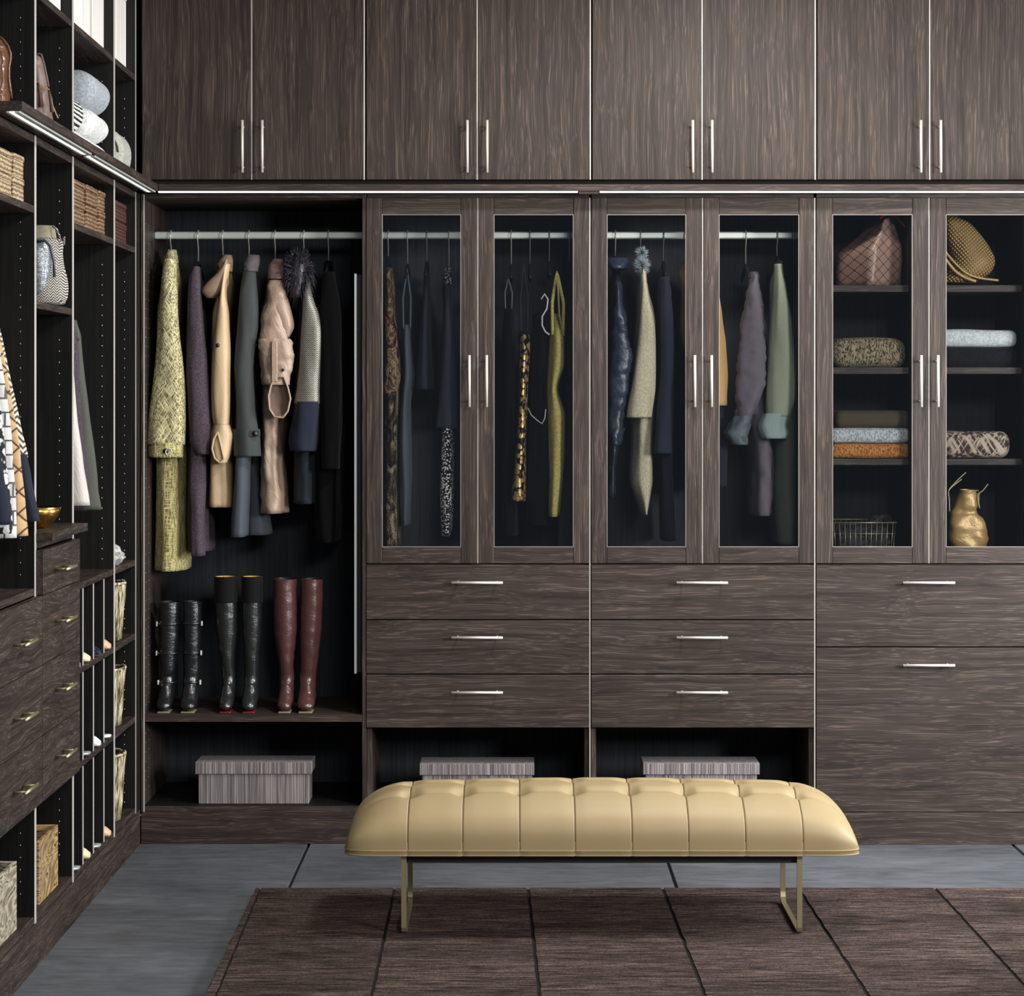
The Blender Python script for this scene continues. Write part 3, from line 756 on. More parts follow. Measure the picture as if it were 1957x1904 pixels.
mb = MB().tube(ring(z0+.0015, .001), .0022, 6, closed=True).tube(ring(z0-.011, .000), .0028, 6, closed=True)
build('piping', mb, M['tan'], cu)
seam = simple('dark_seam_thread', (84,64,38), .8)
for sx in sb:
    build('seam', MB().tube([cush(sx, -1+2*k/70) + Vector((0, 0, .0006)) for k in range(2, 69)], .0011, 6), seam, cu)
zt0 = z0-.013
lx = [X(772, yF+.03), X(1528, yF+.03)]
yl0, yl1 = yF+.03, LY(1496, lx[1])
build('seat_rail', MB().box(lx[0]+.004, lx[1]-.004, yl0+.012, yl0+.05, zt0-.028, zt0-.0005, .001).box(lx[0]+.004, lx[1]-.004, yl1-.03, yl1, zt0-.028, zt0-.0005, .001).box(bx0+.07, bx1-.07, yF+.08, yR-.08, zt0-.006, zt0+.004, .001), M['black'], t)
for x in lx:
    pts = []
    w_, th = .0072, .008
    # flat bar bent into a U: front upright, floor bar, rounded rear corner, rear upright
    cl = [(yl0, zt0), (yl0, ZR+.018), (yl0+.004, ZR+.009), (yl0+.012, ZR+.0045)]
    cl += [(yl1-.03, ZR+.0045), (yl1-.014, ZR+.009), (yl1-.005, ZR+.018), (yl1, ZR+.034), (yl1, zt0)]
    mb = MB(); vs = []; fs = []
    for i, (y, z) in enumerate(cl):
        a = cl[max(i-1,0)]; b = cl[min(i+1, len(cl)-1)]
        tv = Vector((0, b[0]-a[0], b[1]-a[1])).normalized(); nn = Vector((0, -tv.z, tv.y))
        for (u, v) in ((-1,-1),(1,-1),(1,1),(-1,1)): vs.append(Vector((x+u*w_, y, z)) + nn*(v*.004))
    for i in range(len(cl)-1):
        for k in range(4): fs.append((i*4+k, i*4+(k+1)%4, (i+1)*4+(k+1)%4, (i+1)*4+k))
    fs += [(0,1,2,3), tuple(range(len(cl)*4-4, len(cl)*4))]
    mb.add(vs, fs, 0, False)
    build('sled_leg', mb, M['brass'], t)
# ------------------------------------------------------------------ storage boxes
def stripm():
    m, nt, p = newmat('striped_box_paper')
    n = nz(nt, coords(nt, (420, 420, 3)), 1, 2, 0, .6); n2 = nz(nt, coords(nt, (90, 90, 1)), 1, 2)
    c = ramp(nt, n, [(.38, (56,48,48)), (.5, (108,98,97)), (.62, (186,178,174))])
    c = mix(nt, .5, c, ramp(nt, n2, [(.35, (76,66,65)), (.65, (128,124,127))]))
    setc(nt, p, c); p.inputs['Roughness'].default_value = .7; bump(nt, p, n, .6, .001); return m
M['strip'] = stripm()
for (a, b, c_, d_, l0, l1, y, lab) in ((373,595,379,590,1457,1480,.03,'striped grey-brown lidded box below the boots, fully in view'),
        (802,1021,807,1017,1460,1482,.035,'striped grey-brown lidded box in the middle cubby, half behind the bench'),
        (1229,1452,1234,1447,1459,1481,.035,'striped grey-brown lidded box in the right cubby, half behind the bench')):
    t = thing('storage_box', lab, 'box', (X((a+b)/2, y), y+.12, zp), 'striped storage boxes')
    build('box_body', MB().box(X(c_,y+.003), X(d_,y+.003), y+.006, y+.125, zp+.0005, H(l1,y)+.004, .0015), M['strip'], t)
    build('lid', MB().box(X(a,y), X(b,y), y, y+.131, H(l1,y), H(l0,y), .0015), M['strip'], t)
# ------------------------------------------------------------------ boots
def boot(label, x0, x1, top, xb0, xb1, mat, cuff=None, buckles=0, lining=None, toe=.03, group=None, lean=0.0, sole_m=None, crz=(0.0,.3)):
    ys = .1; f = (D+ys)/D
    zt_ = H(top, ys); xa = (X(x0,ys)+X(x1,ys))/2; ra = (X(x1,ys)-X(x0,ys))/2
    xc = (X(xb0,ys)+X(xb1,ys))/2; rb = (X(xb1,ys)-X(xb0,ys))/2
    t = thing('boot', label, 'boot', (xc, ys, zs), group)
    z = lambda k: zs + (zt_-zs)*k
    P = [(xa, ys+.02, z(1), ra, ra*1.15), (xa, ys+.02, z(.85), ra*.99, ra*1.15), (xa*.7+xc*.3, ys+.02, z(.6), ra*.95, ra*1.12), (xa*.35+xc*.65, ys+.02, z(.38), rb*.98, ra*.95),
         (xc, ys+.022, zs+.115, rb*.92, rb*1.0), (xc, ys+.018, zs+.075, rb*.93, .040), (xc, ys-.005, zs+.045, rb*.97, .036), (xc, ys-.038, zs+.030, rb*.98, .022), (xc, ys-.062, zs+.022, rb*.74, .014), (xc, ys-.072, zs+.020, rb*.3, .007)]
    shaft = build('shaft', MB().sweep(P, 26, .0018, 34, seed=x0*.1, top=False, crease=.11, czone=(zs+crz[0], zs+crz[1]), step=.006), mat, t)
    # open top: inner wall of the shaft
    build('lining', MB().sweep([(xa, ys+.02, z(1)-.0005, ra*.97, ra*1.11), (xa, ys+.02, z(1)-.03, ra*.94, ra*1.07)], 26, top=False), lining or M['black'], t)
    if cuff: build('cuff', MB().sweep([(xa, ys+.02, z(1)+.002, ra*1.05, ra*1.2), (xa, ys+.02, H(cuff, ys), ra*1.04, ra*1.19)], 26, top=False, bot=False), M['suede'], t)
    mb = MB().rbox(xc-rb*.78, xc+rb*.78, ys-.068, ys+.0, zs+.0003, zs+.006, .003, 8)
    build('sole', mb, sole_m or M['black'], t)
    build('heel', MB().rbox(xc-rb*.6, xc+rb*.6, ys+.0, ys+.06, zs+.0003, zs+.034, .006, 6), M['black'], t)
    for k in range(buckles):
        zz = z(.8-.27*k); sgn = -1 if buckles == 3 and x0 < 340 else 1
        rx = (ra*1.0, ra*.97, rb*.97)[k]
        build('strap', MB().tube([(xa*(.8-.27*k)+xc*(.2+.27*k)+math.cos(q/20*6.283)*rx, ys+.02+math.sin(q/20*6.283)*rx*1.17, zz) for q in range(20)], .0042, 6, closed=True), mat, t)
        build('buckle', MB().box(xa*(.8-.27*k)+xc*(.2+.27*k)+sgn*(rx+.004)-.0025, xa*(.8-.27*k)+xc*(.2+.27*k)+sgn*(rx+.004)+.0025, ys-.005, ys+.008, zz-.008, zz+.008, .001), M['steel'], t)
M['suede'] = cloth('black_suede', (12,12,14), 'plain')
M['bootblack'] = leather('glossy_black_leather', (24,25,28), .26, 200, .1, wr=.5, coat=.7)
M['bootgrey'] = leather('polished_black_leather', (30,32,32), .26, 200, .1, wr=.28, coat=.7)
M['bootred'] = leather('oxblood_leather', (76,46,44), .3, 200, .1, wr=.22, coat=.5)
ylin = simple('tan_boot_lining', (190,150,80), .6); redsole = simple('red_sole', (112,30,34), .4); palesole = simple('pale_sole', (128,120,98), .5)
boot('short slouchy black leather boot with buckled straps, nearest the corner', 303, 342, 1151, 303, 333, M['bootblack'], buckles=3, group='black buckled boots', sole_m=palesole, crz=(0,.33))
boot('short slouchy black leather boot with buckled straps, right one of its pair', 349, 384, 1150, 347, 380, M['bootblack'], buckles=3, group='black buckled boots', sole_m=palesole, crz=(0,.33))
boot('tall black leather boot with suede cuff, left one of its pair', 409, 452, 1103, 421, 449, M['bootgrey'], cuff=1152, lining=ylin, group='black boots with suede cuffs', sole_m=redsole, crz=(0,.2))
boot('tall black leather boot with suede cuff, beside the oxblood boots', 461, 500, 1103, 464, 494, M['bootgrey'], cuff=1152, lining=ylin, group='black boots with suede cuffs', sole_m=redsole, crz=(0,.2))
boot('tall oxblood leather boot, left one of its pair', 520, 567, 1107, 532, 562, M['bootred'], group='oxblood boots', sole_m=palesole, crz=(0,.2))
boot('tall oxblood leather boot, right one of its pair', 573, 616, 1107, 570, 604, M['bootred'], group='oxblood boots', sole_m=palesole, crz=(0,.2))
# ------------------------------------------------------------------ hangers and garments on the back wall
ZROD = H(450, .22)
def hanger(px, label, group, py=480, dark=True):
    x = X(px, .22); zt_ = ZROD + .0175; zn = H(py, .22)
    t = thing('coat_hanger', label, 'hanger', (x, .22, zn-.05), group)
    pts = [(x, .22+.021*math.cos(a), ZROD-.004+.0215*math.sin(a)) for a in [math.radians(v) for v in range(-20, 200, 20)]]
    pts += [(x, .206, ZROD-.02), (x, .212, ZROD-.032), (x, .22, ZROD-.042), (x, .22, zn)]
    build('hook', MB().tube(pts, .0021, 8), M['wire'], t)
    arm = [(x, .22+d, zn - .004 - abs(d)*.42) for d in (-.12, -.09, -.05, -.02, 0, .02, .05, .09, .12)]
    build('shoulder_bar', MB().tube(arm, [.004,.006,.007,.006,.006,.006,.007,.006,.004], 8), M['black'], t)
    return t
SEED = [1]
def rings(sil, yc, ry, taper_top=False):
    out = []
    for s_ in sil:
        py, xl, xr = s_[:3]; yy = s_[3] if len(s_) > 3 else yc; r_ = s_[4] if len(s_) > 4 else ry
        out.append(((X(xl,yy)+X(xr,yy))/2, yy, H(py,yy), max(.003, (X(xr,yy)-X(xl,yy))/2), r_))
    return out
def garment(name, label, cat, group, body, sleeve=None, mb_=None, ms=None, cuff=None, mc=None, collar=None, mcol=None, fold=.16, wr=.008, sfold=.10, swr=.006, skirt=None, msk=None, creases=0.0, buttons=(), yb=.22, extra=None, power=2.3, k=5):
    SEED[0] += 1.37; sd = SEED[0]
    R = rings(body, yb, .15)
    t = thing(name, label, cat, (R[0][0], .22, R[-1][2]), group)
    bm_ = build('body', MB().loft(R, 36, fold=fold, wr=wr, seed=sd, k=k, power=power, creases=creases), mb_, t)
    if sleeve:
        sl = build('sleeve', MB().loft(rings(sleeve, .074, .034), 30, fold=sfold, wr=swr, seed=sd+1, step=.009, creases=creases, k=3), ms or mb_, t)
        if cuff: build('cuff', MB().loft(rings(cuff, .074, .04), 30, top=False, fold=.10, wr=swr*1.4, seed=sd+2, step=.006, ramp=False, k=3, creases=creases), mc or ms or mb_, sl)
    if skirt: build('skirt', MB().loft(rings(skirt, .2, .12), 36, fold=fold, wr=wr, seed=sd+3, k=k), msk or mb_, t)
    if collar: build('collar', MB().loft(rings(collar, .2, .05), 24, fold=.05, wr=.004, seed=sd+4, step=.006, top=True, ramp=False), mcol or mb_, t)
    for (px, py, r_) in buttons:
        yy = .034
        bx, bz = X(px, yy), H(py, yy)
        b_ = build('button', MB().tube([(bx, yy+.004, bz), (bx, yy-.003, bz)], r_, 14), M['btn'], t)
    if extra: extra(t)
    return t
M['btn'] = simple('dark_horn_button', (38,30,26), .35)
SH = [(0, .05), (1, .09)]
def bd(top, l0, r0_, mids, yc=.22):
    # body silhouette: narrow collar first, then shoulders, then the given rows
    yc = .24
    out = [(top, l0, r0_, yc, .035), (top+16, l0-1, r0_+1, yc, .05), (top+42, l0-3, r0_+3, yc, .11)]
    for (py, a, b) in mids: out.append((py, a, b, yc, .14))
    return out
G1 = 'clothes in the open wardrobe'; G2 = 'clothes in the left glazed wardrobe'; G3 = 'clothes in the right glazed wardrobe'
Y1 = cloth('yellow_tweed', (200,190,138), 'tweed', (104,98,78), col3=(230,224,186), sc=1.45); Y2 = cloth('yellow_tweed_straight', (192,180,118), 'weave', (116,108,78), col3=(226,218,164), sc=1.45)
def ytab(t):
    x, y, z = X(318, .03), .030, H(864, .03)
    build('cuff_ring', MB().tube([(x+.008+.011*math.cos(a*.6283), y, z+.000+.013*math.sin(a*.6283)) for a in range(10)], .0016, 6, closed=True), M['steel'], t)
hanger(327, 'wire hanger hook carrying the yellow tweed coat', 'hangers in the open wardrobe', 482)
garment('tweed_coat', 'long yellow tweed coat hanging nearest the corner', 'coat', G1, bd(490, 316, 336, [(600,306,342),(760,300,352),(880,303,360),(980,303,362),(1086,300,363)]),
        [(496,314,336,.1,.03),(540,309,338),(600,304,341),(660,301,347),(720,297,354),(800,290,357),(850,284,354)], Y2, Y1, [(846,285,351),(860,284,350),(874,285,349)], Y2,
        [(478,320,337,.2,.03),(488,318,338,.19,.04),(504,317,339,.17,.05)], Y1, fold=.05, buttons=[(317,862,.009)], extra=ytab)
P1 = cloth('plum_grey_wool', (92,80,88), 'mottle', (44,38,46), sc=1.8)
hanger(379, 'wire hanger hook carrying the plum-grey wool coat', 'hangers in the open wardrobe', 500)
garment('wool_coat', 'long plum-grey wool coat between the yellow coat and the beige trench coat', 'coat', G1, bd(512, 371, 384, [(640,362,392),(780,362,400),(880,366,404),(980,366,406),(1050,365,408)]),
        [(510,371,383,.1,.03),(535,363,384),(600,360,388),(700,357,396),(800,361,403),(845,363,405),(868,374,400)], P1, fold=.1, skirt=[(800,364,395,.1,.03),(900,364,393,.1,.03),(1062,366,390,.1,.03)])
B1 = satin('beige_trench_cloth', (196,170,134), .55, .3)
hanger(426, 'wire hanger hook carrying the beige trench coat', 'hangers in the open wardrobe', 488)
def opening(t, P, mat, name, y=.03):
    # the mouth of a turned-up sleeve that faces the room: a rim, an outer wall going back, a dark inside
    Q = []
    for i in range(len(P)):
        a, b = P[i], P[(i+1) % len(P)]
        for u in (0, .34, .67): Q.append((a[0]+(b[0]-a[0])*u, a[1]+(b[1]-a[1])*u))
    n = len(Q); cx_ = sum(q[0] for q in Q)/n; cy_ = sum(q[1] for q in Q)/n
    vs = []; fs = []
    for (k, yy) in ((1.0, y), (1.02, y+.02), (.9, y+.05), (.5, y+.07)):
        for q in Q: vs.append((X(cx_+(q[0]-cx_)*k, yy), yy, H(cy_+(q[1]-cy_)*k, yy)))
    for r_ in range(3):
        for i in range(n): fs.append((r_*n+i, r_*n+(i+1)%n, (r_+1)*n+(i+1)%n, (r_+1)*n+i))
    fs.append(tuple(range(3*n, 4*n)))
    o = build(name, MB().add(vs, fs, 0, True).tube([(X(q[0],y), y, H(q[1],y)) for q in Q], .0038, 6, closed=True), mat, t)
    vs = []; fs = []
    for (k, yy) in ((.97, y+.001), (.8, y+.022), (.5, y+.03)):
        for q in Q: vs.append((X(cx_+(q[0]-cx_)*k, yy), yy, H(cy_+(q[1]-cy_)*k, yy)))
    for r_ in range(2):
        for i in range(n): fs.append((r_*n+i, r_*n+(i+1)%n, (r_+1)*n+(i+1)%n, (r_+1)*n+i))
    fs.append(tuple(range(2*n, 3*n)))
    build('cuff_lining', MB().add(vs, fs, 0, True), simple('cuff_lining_cloth', (110,90,78), .8), o)
def cape(t):
    opening(t, [(416,826),(408,840),(405,858),(410,876),(420,885),(428,878),(424,860),(420,842)], B1, 'turned_cuff')
    cape2(t)
def cape2(t):
    build('storm_flap', MB().loft(rings([(497,430,438,.1,.03),(520,416,438,.1,.035),(545,392,437,.1,.04),(560,386,426,.1,.04),(570,395,412,.1,.03)], .1, .04), 24, bot=True, fold=.05, wr=.003, step=.006), B2, t)
B2 = satin('beige_trench_cloth_dull', (150,126,104), .6, .3)
garment('trench_coat', 'beige trench coat with bunched cuff and wide collar', 'coat', G1, bd(500, 426, 440, [(600,412,438),(740,408,440),(860,406,450),(920,404,455),(966,402,457)]),
        [(505,427,438,.1,.03),(560,422,432),(600,414,438),(660,409,441),(740,406,441),(790,407,440),(815,410,438)], B1, None, [(812,408,440),(830,404,447),(850,402,445),(870,408,440),(885,416,432)], B1,
        [(488,428,443,.2,.03),(498,422,445,.18,.05),(520,416,444,.15,.06)], B2, fold=.1, swr=.004, buttons=[(416,660,.007)], extra=cape)
S1 = cloth('slate_wool', (60,65,65), 'plain', rough=.7)
TR = cloth('blue_grey_trousers', (72,78,86), 'plain', rough=.7)
def tab(t):
    build('trouser_leg', MB().loft(rings([(840,456,480),(900,452,478),(960,449,476),(1024,445,473)], .15, .09), 26, fold=.05, wr=.004, power=2.8), TR, t)
    build('trouser_leg', MB().loft(rings([(840,474,490),(900,475,500),(960,474,509),(1020,474,518)], .27, .09), 26, fold=.05, wr=.004, power=2.8), TR, t)
    tab2(t)
def tab2(t):
    x, z = X(487, .0), H(829, .0)
    build('cuff_tab', MB().box(x-.03, x+.014, .032, .038, z-.011, z+.011, .003), S1, t)
hanger(476, 'wire hanger hook carrying the slate-green coat', 'hangers in the open wardrobe', 490)
garment('slate_coat', 'slate-green coat with buttoned cuff tab over blue-grey trousers', 'coat', G1, bd(500, 472, 492, [(600,458,492),(760,452,490),(868,452,490),(880,453,489)]),
        [(520,468,488,.1,.03),(560,458,489),(620,454,492),(700,449,484),(780,451,488),(830,450,494)], S1, None, [(820,448,495),(850,448,496),(872,447,496)], S1,
        [(488,474,495,.2,.03),(500,470,496,.18,.05),(520,466,492,.15,.05)], cloth('slate_collar', (104,96,100), 'plain'), fold=.1, buttons=[(487,829,.009)], extra=tab)
Z1 = satin('bronze_satin', (160,138,120), .34, .8)
hanger(526, 'wire hanger hook carrying the bronze satin trench coat', 'hangers in the open wardrobe', 500)
def b5(t):
    build('storm_flap', MB().loft(rings([(555,522,544,.08,.03),(590,515,556,.08,.04),(625,530,562,.08,.03),(645,542,554,.08,.02)], .1, .04), 22, bot=True, fold=.05, wr=.004, step=.006), Z1, t)
    build('strap', MB().box(X(519,.03), X(530,.03), .026, .034, H(730,.03), H(652,.03), .002), Z1, t)
    opening(t, [(528,720),(518,736),(513,757),(515,782),(525,797),(541,798),(550,786),(555,762),(550,740),(542,720)], Z1, 'rolled_cuff')
garment('satin_trench_coat', 'bronze satin trench coat with rolled creased sleeve', 'coat', G1, bd(505, 516, 542, [(600,502,552),(760,504,548),(880,503,545),(978,502,553)]),
        [(536,515,539,.1,.03),(558,510,546),(587,504,546),(620,499,549),(645,496,551),(662,500,552)], Z1, None, [(648,495,556),(656,493,562),(680,496,561),(705,498,558),(722,500,557),(736,505,555)], Z1,
        [(496,520,540,.2,.03),(508,514,543,.17,.06),(535,512,545,.14,.06)], satin('bronze_satin_collar', (120,96,92), .4, .5), fold=.12, creases=.0025, swr=.008, buttons=[(524,663,.006),(541,707,.005)], extra=b5)
A1 = cloth('silver_zigzag_brocade', (156,152,140), 'zig', (40,44,48), rough=.38, metal=.35, sc=1.5); N1 = cloth('navy_wool', (34,38,52), 'plain')
hanger(581, 'wire hanger hook carrying the silver patterned jacket', 'hangers in the open wardrobe', 505)
def fur6(t): build('feather_collar', MB().loft(rings([(478,566,590,.16,.03),(500,556,592,.14,.05),(540,550,590,.12,.05),(570,556,580,.1,.04)], .1, .04), 20, bot=True).spikes((X(570,.1), .1, H(520,.1)), (.032,.05,.07), 420, .045, .0015, 3, .9), M['feather'], t)
M['feather'] = simple('black_feathers', (44,42,50), .4)
garment('brocade_jacket', 'silver zigzag patterned jacket with navy cuff and black feather collar', 'jacket', G1, bd(520, 574, 592, [(640,570,612),(760,566,612),(860,566,612),(960,565,612)]),
        [(540,584,593,.1,.03),(570,580,600),(610,577,614),(640,575,620),(700,572,614),(740,568,612),(772,564,613)], cloth('slate_lining', (40,46,52)), A1, [(768,564,612),(800,560,610),(840,552,606),(862,556,602)], N1, None, fold=.08, extra=fur6)
K1 = cloth('black_wool', (5,5,7), 'plain', spec=.08)
hanger(628, 'wire hanger hook carrying the black coat', 'hangers in the open wardrobe', 500)
garment('black_coat', 'plain black coat hanging nearest the tall metal strip', 'coat', G1, bd(500, 618, 638, [(620,606,650),(800,604,655),(1000,603,652),(1032,606,650)]),
        [(520,618,640,.1,.03),(600,612,652),(760,612,654),(896,615,648)], K1)
# left glazed wardrobe
SN = cloth('python_print', (190,165,118), 'snake', (120,60,50), col3=(96,70,56), rough=.5); SN2 = cloth('dark_python_print', (128,114,86), 'snake', (70,60,48), col3=(186,170,130), rough=.5)
HG = 'hangers in the left glazed wardrobe'
for px, lab, py in ((742,'carrying the python print outfit',490),(779,'carrying the grey sleeveless dress',505),(816,'carrying the short navy blouse',500),(858,'carrying the charcoal jacket and speckled dress',510),
                (977,'left of the gold sequin dress, carrying a black dress',505),(1013,'carrying the gold sequin dress',505),(1050,'carrying the black dress with pale straps',500),(1088,'carrying the olive skirt, nearest the stile',500)):
    hanger(px, 'wire hanger hook ' + lab, HG, py)
garment('snake_print_outfit', 'python print jacket over a darker python skirt, behind the left glass door', 'dress', G2, bd(512, 738, 749, [(600,736,756),(700,736,764),(745,736,764)]),
        [(515,738,749,.1,.03),(560,738,750),(620,735,757),(680,737,763),(725,736,766),(752,731,760)], SN, fold=.06, skirt=[(740,738,762,.14,.1),(850,738,762,.14,.1),(960,736,763,.14,.1),(1041,737,765,.14,.1)], msk=SN2)
GD = cloth('steel_grey_crepe', (86,98,108), 'plain', rough=.6)
def straps(x0, x1, top, bot, mat, yf=.1, r=.004):
    def f(t):
        pts = [(X(x0,yf), yf, H(bot,yf)), (X(x0-1,yf), yf, H((top+bot)/2,yf)), (X((x0+x1)/2-1,yf), yf+.05, H(top,yf)), (X(x1+1,yf), yf, H((top+bot)/2,yf)), (X(x1,yf), yf, H(bot,yf))]
        sm = []
        for i in range(len(pts)-1):
            for q in range(6):
                u = q/6; sm.append(tuple(pts[i][e]*(1-u)+pts[i+1][e]*u for e in range(3)))
        sm.append(pts[-1]); build('shoulder_strap', MB().tube(sm, r, 8), mat, t)
    return f
garment('sleeveless_dress', 'long steel-grey sleeveless dress with high straps', 'dress', G2, [(622,771,784,.18,.08),(660,772,786,.18,.11),(720,771,790,.18,.11),(770,767,784,.18,.1),(850,764,787,.18,.12),(940,766,787,.18,.12),(1001,768,785,.18,.12)], None, GD, fold=.04, extra=straps(771, 784, 512, 628, GD, .1, .0035))
NV1 = cloth('dark_navy_crepe', (42,48,58), 'plain')
garment('navy_blouse', 'short dark navy blouse between the grey dress and the speckled dress', 'blouse', G2, bd(520, 812, 820, [(600,807,823),(680,801,825),(745,797,828)]), None, NV1, fold=.08)
SPK = cloth('white_speckle_on_black', (222,220,212), 'spots', (18,18,20), sc=1.5)
garment('charcoal_jacket', 'charcoal jacket over a black and white speckled dress', 'jacket', G2, bd(520, 850, 862, [(600,848,864),(700,842,868),(790,838,874),(816,836,875)]),
        [(545,851,862,.1,.03),(600,849,864),(680,844,869),(760,838,874),(818,833,878)], cloth('charcoal_wool', (48,52,60)), None, None, None, [(512,850,861,.2,.03),(530,848,863,.16,.04),(552,851,863,.12,.04)], SPK, fold=.08,
        skirt=[(800,846,865,.12,.08),(900,844,866,.12,.08),(950,843,865,.12,.08),(1022,844,863,.12,.08)], msk=SPK)
garment('black_dress', 'plain black dress left of the gold sequin dress', 'dress', G2, bd(560, 966, 980, [(680,960,984),(850,962,986),(1020,958,990)]), None, K1, extra=straps(966, 978, 530, 590, cloth('grey_strap', (110,110,120)), .12, .002))
SQ = cloth('gold_sequins', (226,190,126), 'sequin', (26,20,16), rough=.3, metal=.5, sc=.9)
garment('sequin_dress', 'narrow gold sequin dress in the left glazed wardrobe', 'dress', G2, [(635,993,1011,.14,.05),(660,993,1011,.14,.08),(760,990,1008,.14,.08),(860,986,1004,.14,.08),(957,977,1002,.14,.08)], None, SQ, fold=.05, extra=straps(996, 1008, 500, 640, M['black'], .12, .002))
WS = simple('pale_strap', (200,196,200), .5)
def loop3(t):
    P = [(1030,640),(1032,600),(1034,572),(1041,562),(1047,572),(1045,590),(1036,605),(1036,622),(1042,634),(1050,640)]
    build('shoulder_strap', MB().tube([(X(a,.06), .06, H(b,.06)) for a, b in P[2:]], .0028, 8), WS, t)
    build('hem_cord', MB().tube([(X(a,.06), .06, H(b,.06)) for a, b in ((1009,780),(1015,793),(1026,803),(1036,810),(1041,800),(1043,782))], .0016, 8), WS, t)
garment('black_strap_dress', 'black dress with pale looped straps beside the yellow dress', 'dress', G2, [(600,1018,1044,.16,.07),(700,1014,1046,.18,.1),(850,1010,1048,.18,.1),(1000,1008,1048,.18,.1)], None, K1, extra=loop3)
YD = cloth('mustard_tweed', (188,178,108), 'mottle', (150,140,80), sc=.8)
garment('yellow_dress', 'long mustard yellow sleeveless dress in the left glazed wardrobe', 'dress', G2, [(600,1055,1066,.14,.04),(640,1050,1076,.14,.09),(700,1048,1077,.14,.1),(745,1046,1066,.14,.1),(790,1046,1078,.14,.1),(900,1047,1076,.14,.1),(985,1047,1069,.14,.1)], None, YD, fold=.05, k=3, extra=lambda t: (straps(1056, 1076, 518, 640, YD, .07, .0058)(t), build('inner_facing', MB().tube([(X(a,.06), .065, H(b,.06)) for a, b in ((1066,530),(1067,560),(1069,600),(1075,635),(1079,642))], .0035, 6), cloth('mustard_facing', (150,140,84)), t)))
garment('olive_skirt', 'dark olive grey skirt behind the yellow dress', 'skirt', G2, [(655,1082,1092,.3,.05),(750,1080,1094,.3,.08),(850,1076,1100,.3,.1),(1046,1064,1106,.3,.12)], None, cloth('olive_grey_wool', (84,80,68)), fold=.05)
# right glazed wardrobe
HG = 'hangers in the right glazed wardrobe'
for px, lab, py in ((1176,'carrying the dark blue satin raincoat',490),(1224,'carrying the cream knit coat',485),(1268,'carrying the dark navy coat',500),(1312,'carrying the camel coat, half behind the stile',495),(1425,'carrying the mauve-grey coat',505),(1485,'carrying the sage coat',490)):
    hanger(px, 'wire hanger hook ' + lab, HG, py)
BS = satin('midnight_satin', (44,52,70), .28, .7)
garment('satin_raincoat', 'dark blue satin raincoat with gathered cuff', 'coat', G3, bd(505, 1170, 1186, [(640,1164,1200),(760,1160,1200),(850,1158,1182),(948,1158,1174)]),
        [(545,1174,1186,.1,.03),(600,1171,1196),(650,1168,1204),(690,1166,1209),(735,1162,1203),(780,1160,1196),(825,1162,1192)], BS, None, [(818,1162,1193),(835,1160,1192),(850,1162,1189)], BS,
        [(494,1160,1200,.16,.05),(502,1156,1204,.16,.06),(515,1166,1196,.14,.05)], BS, creases=.006, swr=.006, fold=.1)
CK = cloth('cream_knit', (208,200,172), 'knit', (178,170,144), sc=1.2)
def furj(t):
    build('fur_collar', MB().spikes((X(1226,.1), .1, H(508,.1)), (.012,.04,.018), 420, .022, .0011, 5).spikes((X(1226,.14), .14, H(484,.14)), (.012,.03,.012), 200, .016, .001, 6), cloth('grey_fur', (150,165,172)), t)
garment('knit_coat', 'cream knit coat with grey fur collar', 'coat', G3, bd(505, 1220, 1234, [(620,1216,1250),(760,1208,1250),(850,1208,1246),(920,1204,1246),(950,1216,1240),(980,1226,1234)]),
        [(512,1224,1233,.1,.03),(560,1224,1238),(610,1221,1249),(670,1216,1253),(740,1207,1252),(798,1198,1244)], CK, fold=.08, extra=furj)
garment('navy_coat', 'dark navy coat beside the cream knit coat', 'coat', G3, bd(515, 1262, 1278, [(640,1258,1284),(800,1254,1284),(900,1260,1284),(1030,1262,1287)]),
        [(530,1266,1278,.1,.03),(600,1262,1284),(700,1262,1286),(800,1254,1283),(866,1250,1284)], cloth('ink_navy_wool', (38,42,56)), fold=.08)
CM = cloth('camel_wool', (206,166,112), 'plain')
garment('camel_coat', 'camel coat showing on both sides of the centre stiles', 'coat', G3, [(500,1305,1330,.22,.05),(520,1300,1352,.2,.1),(560,1303,1372,.2,.15),(640,1301,1384,.18,.15),(700,1316,1387,.18,.15),(775,1322,1388,.18,.15)], None, CM, fold=.03, skirt=[(760,1325,1388,.2,.1),(850,1330,1390,.2,.1),(928,1330,1388,.2,.1)], msk=N1)
MV = cloth('mauve_grey_gabardine', (98,92,100), 'plain', rough=.6)
garment('mauve_coat', 'mauve-grey coat with crumpled cuff behind the right glass door', 'coat', G3, bd(520, 1432, 1448, [(640,1416,1462),(760,1412,1464),(860,1430,1474),(982,1430,1474)]),
        [(525,1437,1447,.1,.03),(560,1426,1455),(620,1416,1461),(690,1410,1464),(740,1408,1462),(780,1407,1446),(800,1406,1436)], MV, None, [(795,1402,1437),(812,1392,1436),(830,1384,1433),(850,1398,1430)], satin('slate_cuff', (84,96,104), .6, .6), creases=.004, fold=.06)
SG = cloth('sage_gabardine', (132,138,118), 'plain', rough=.55)
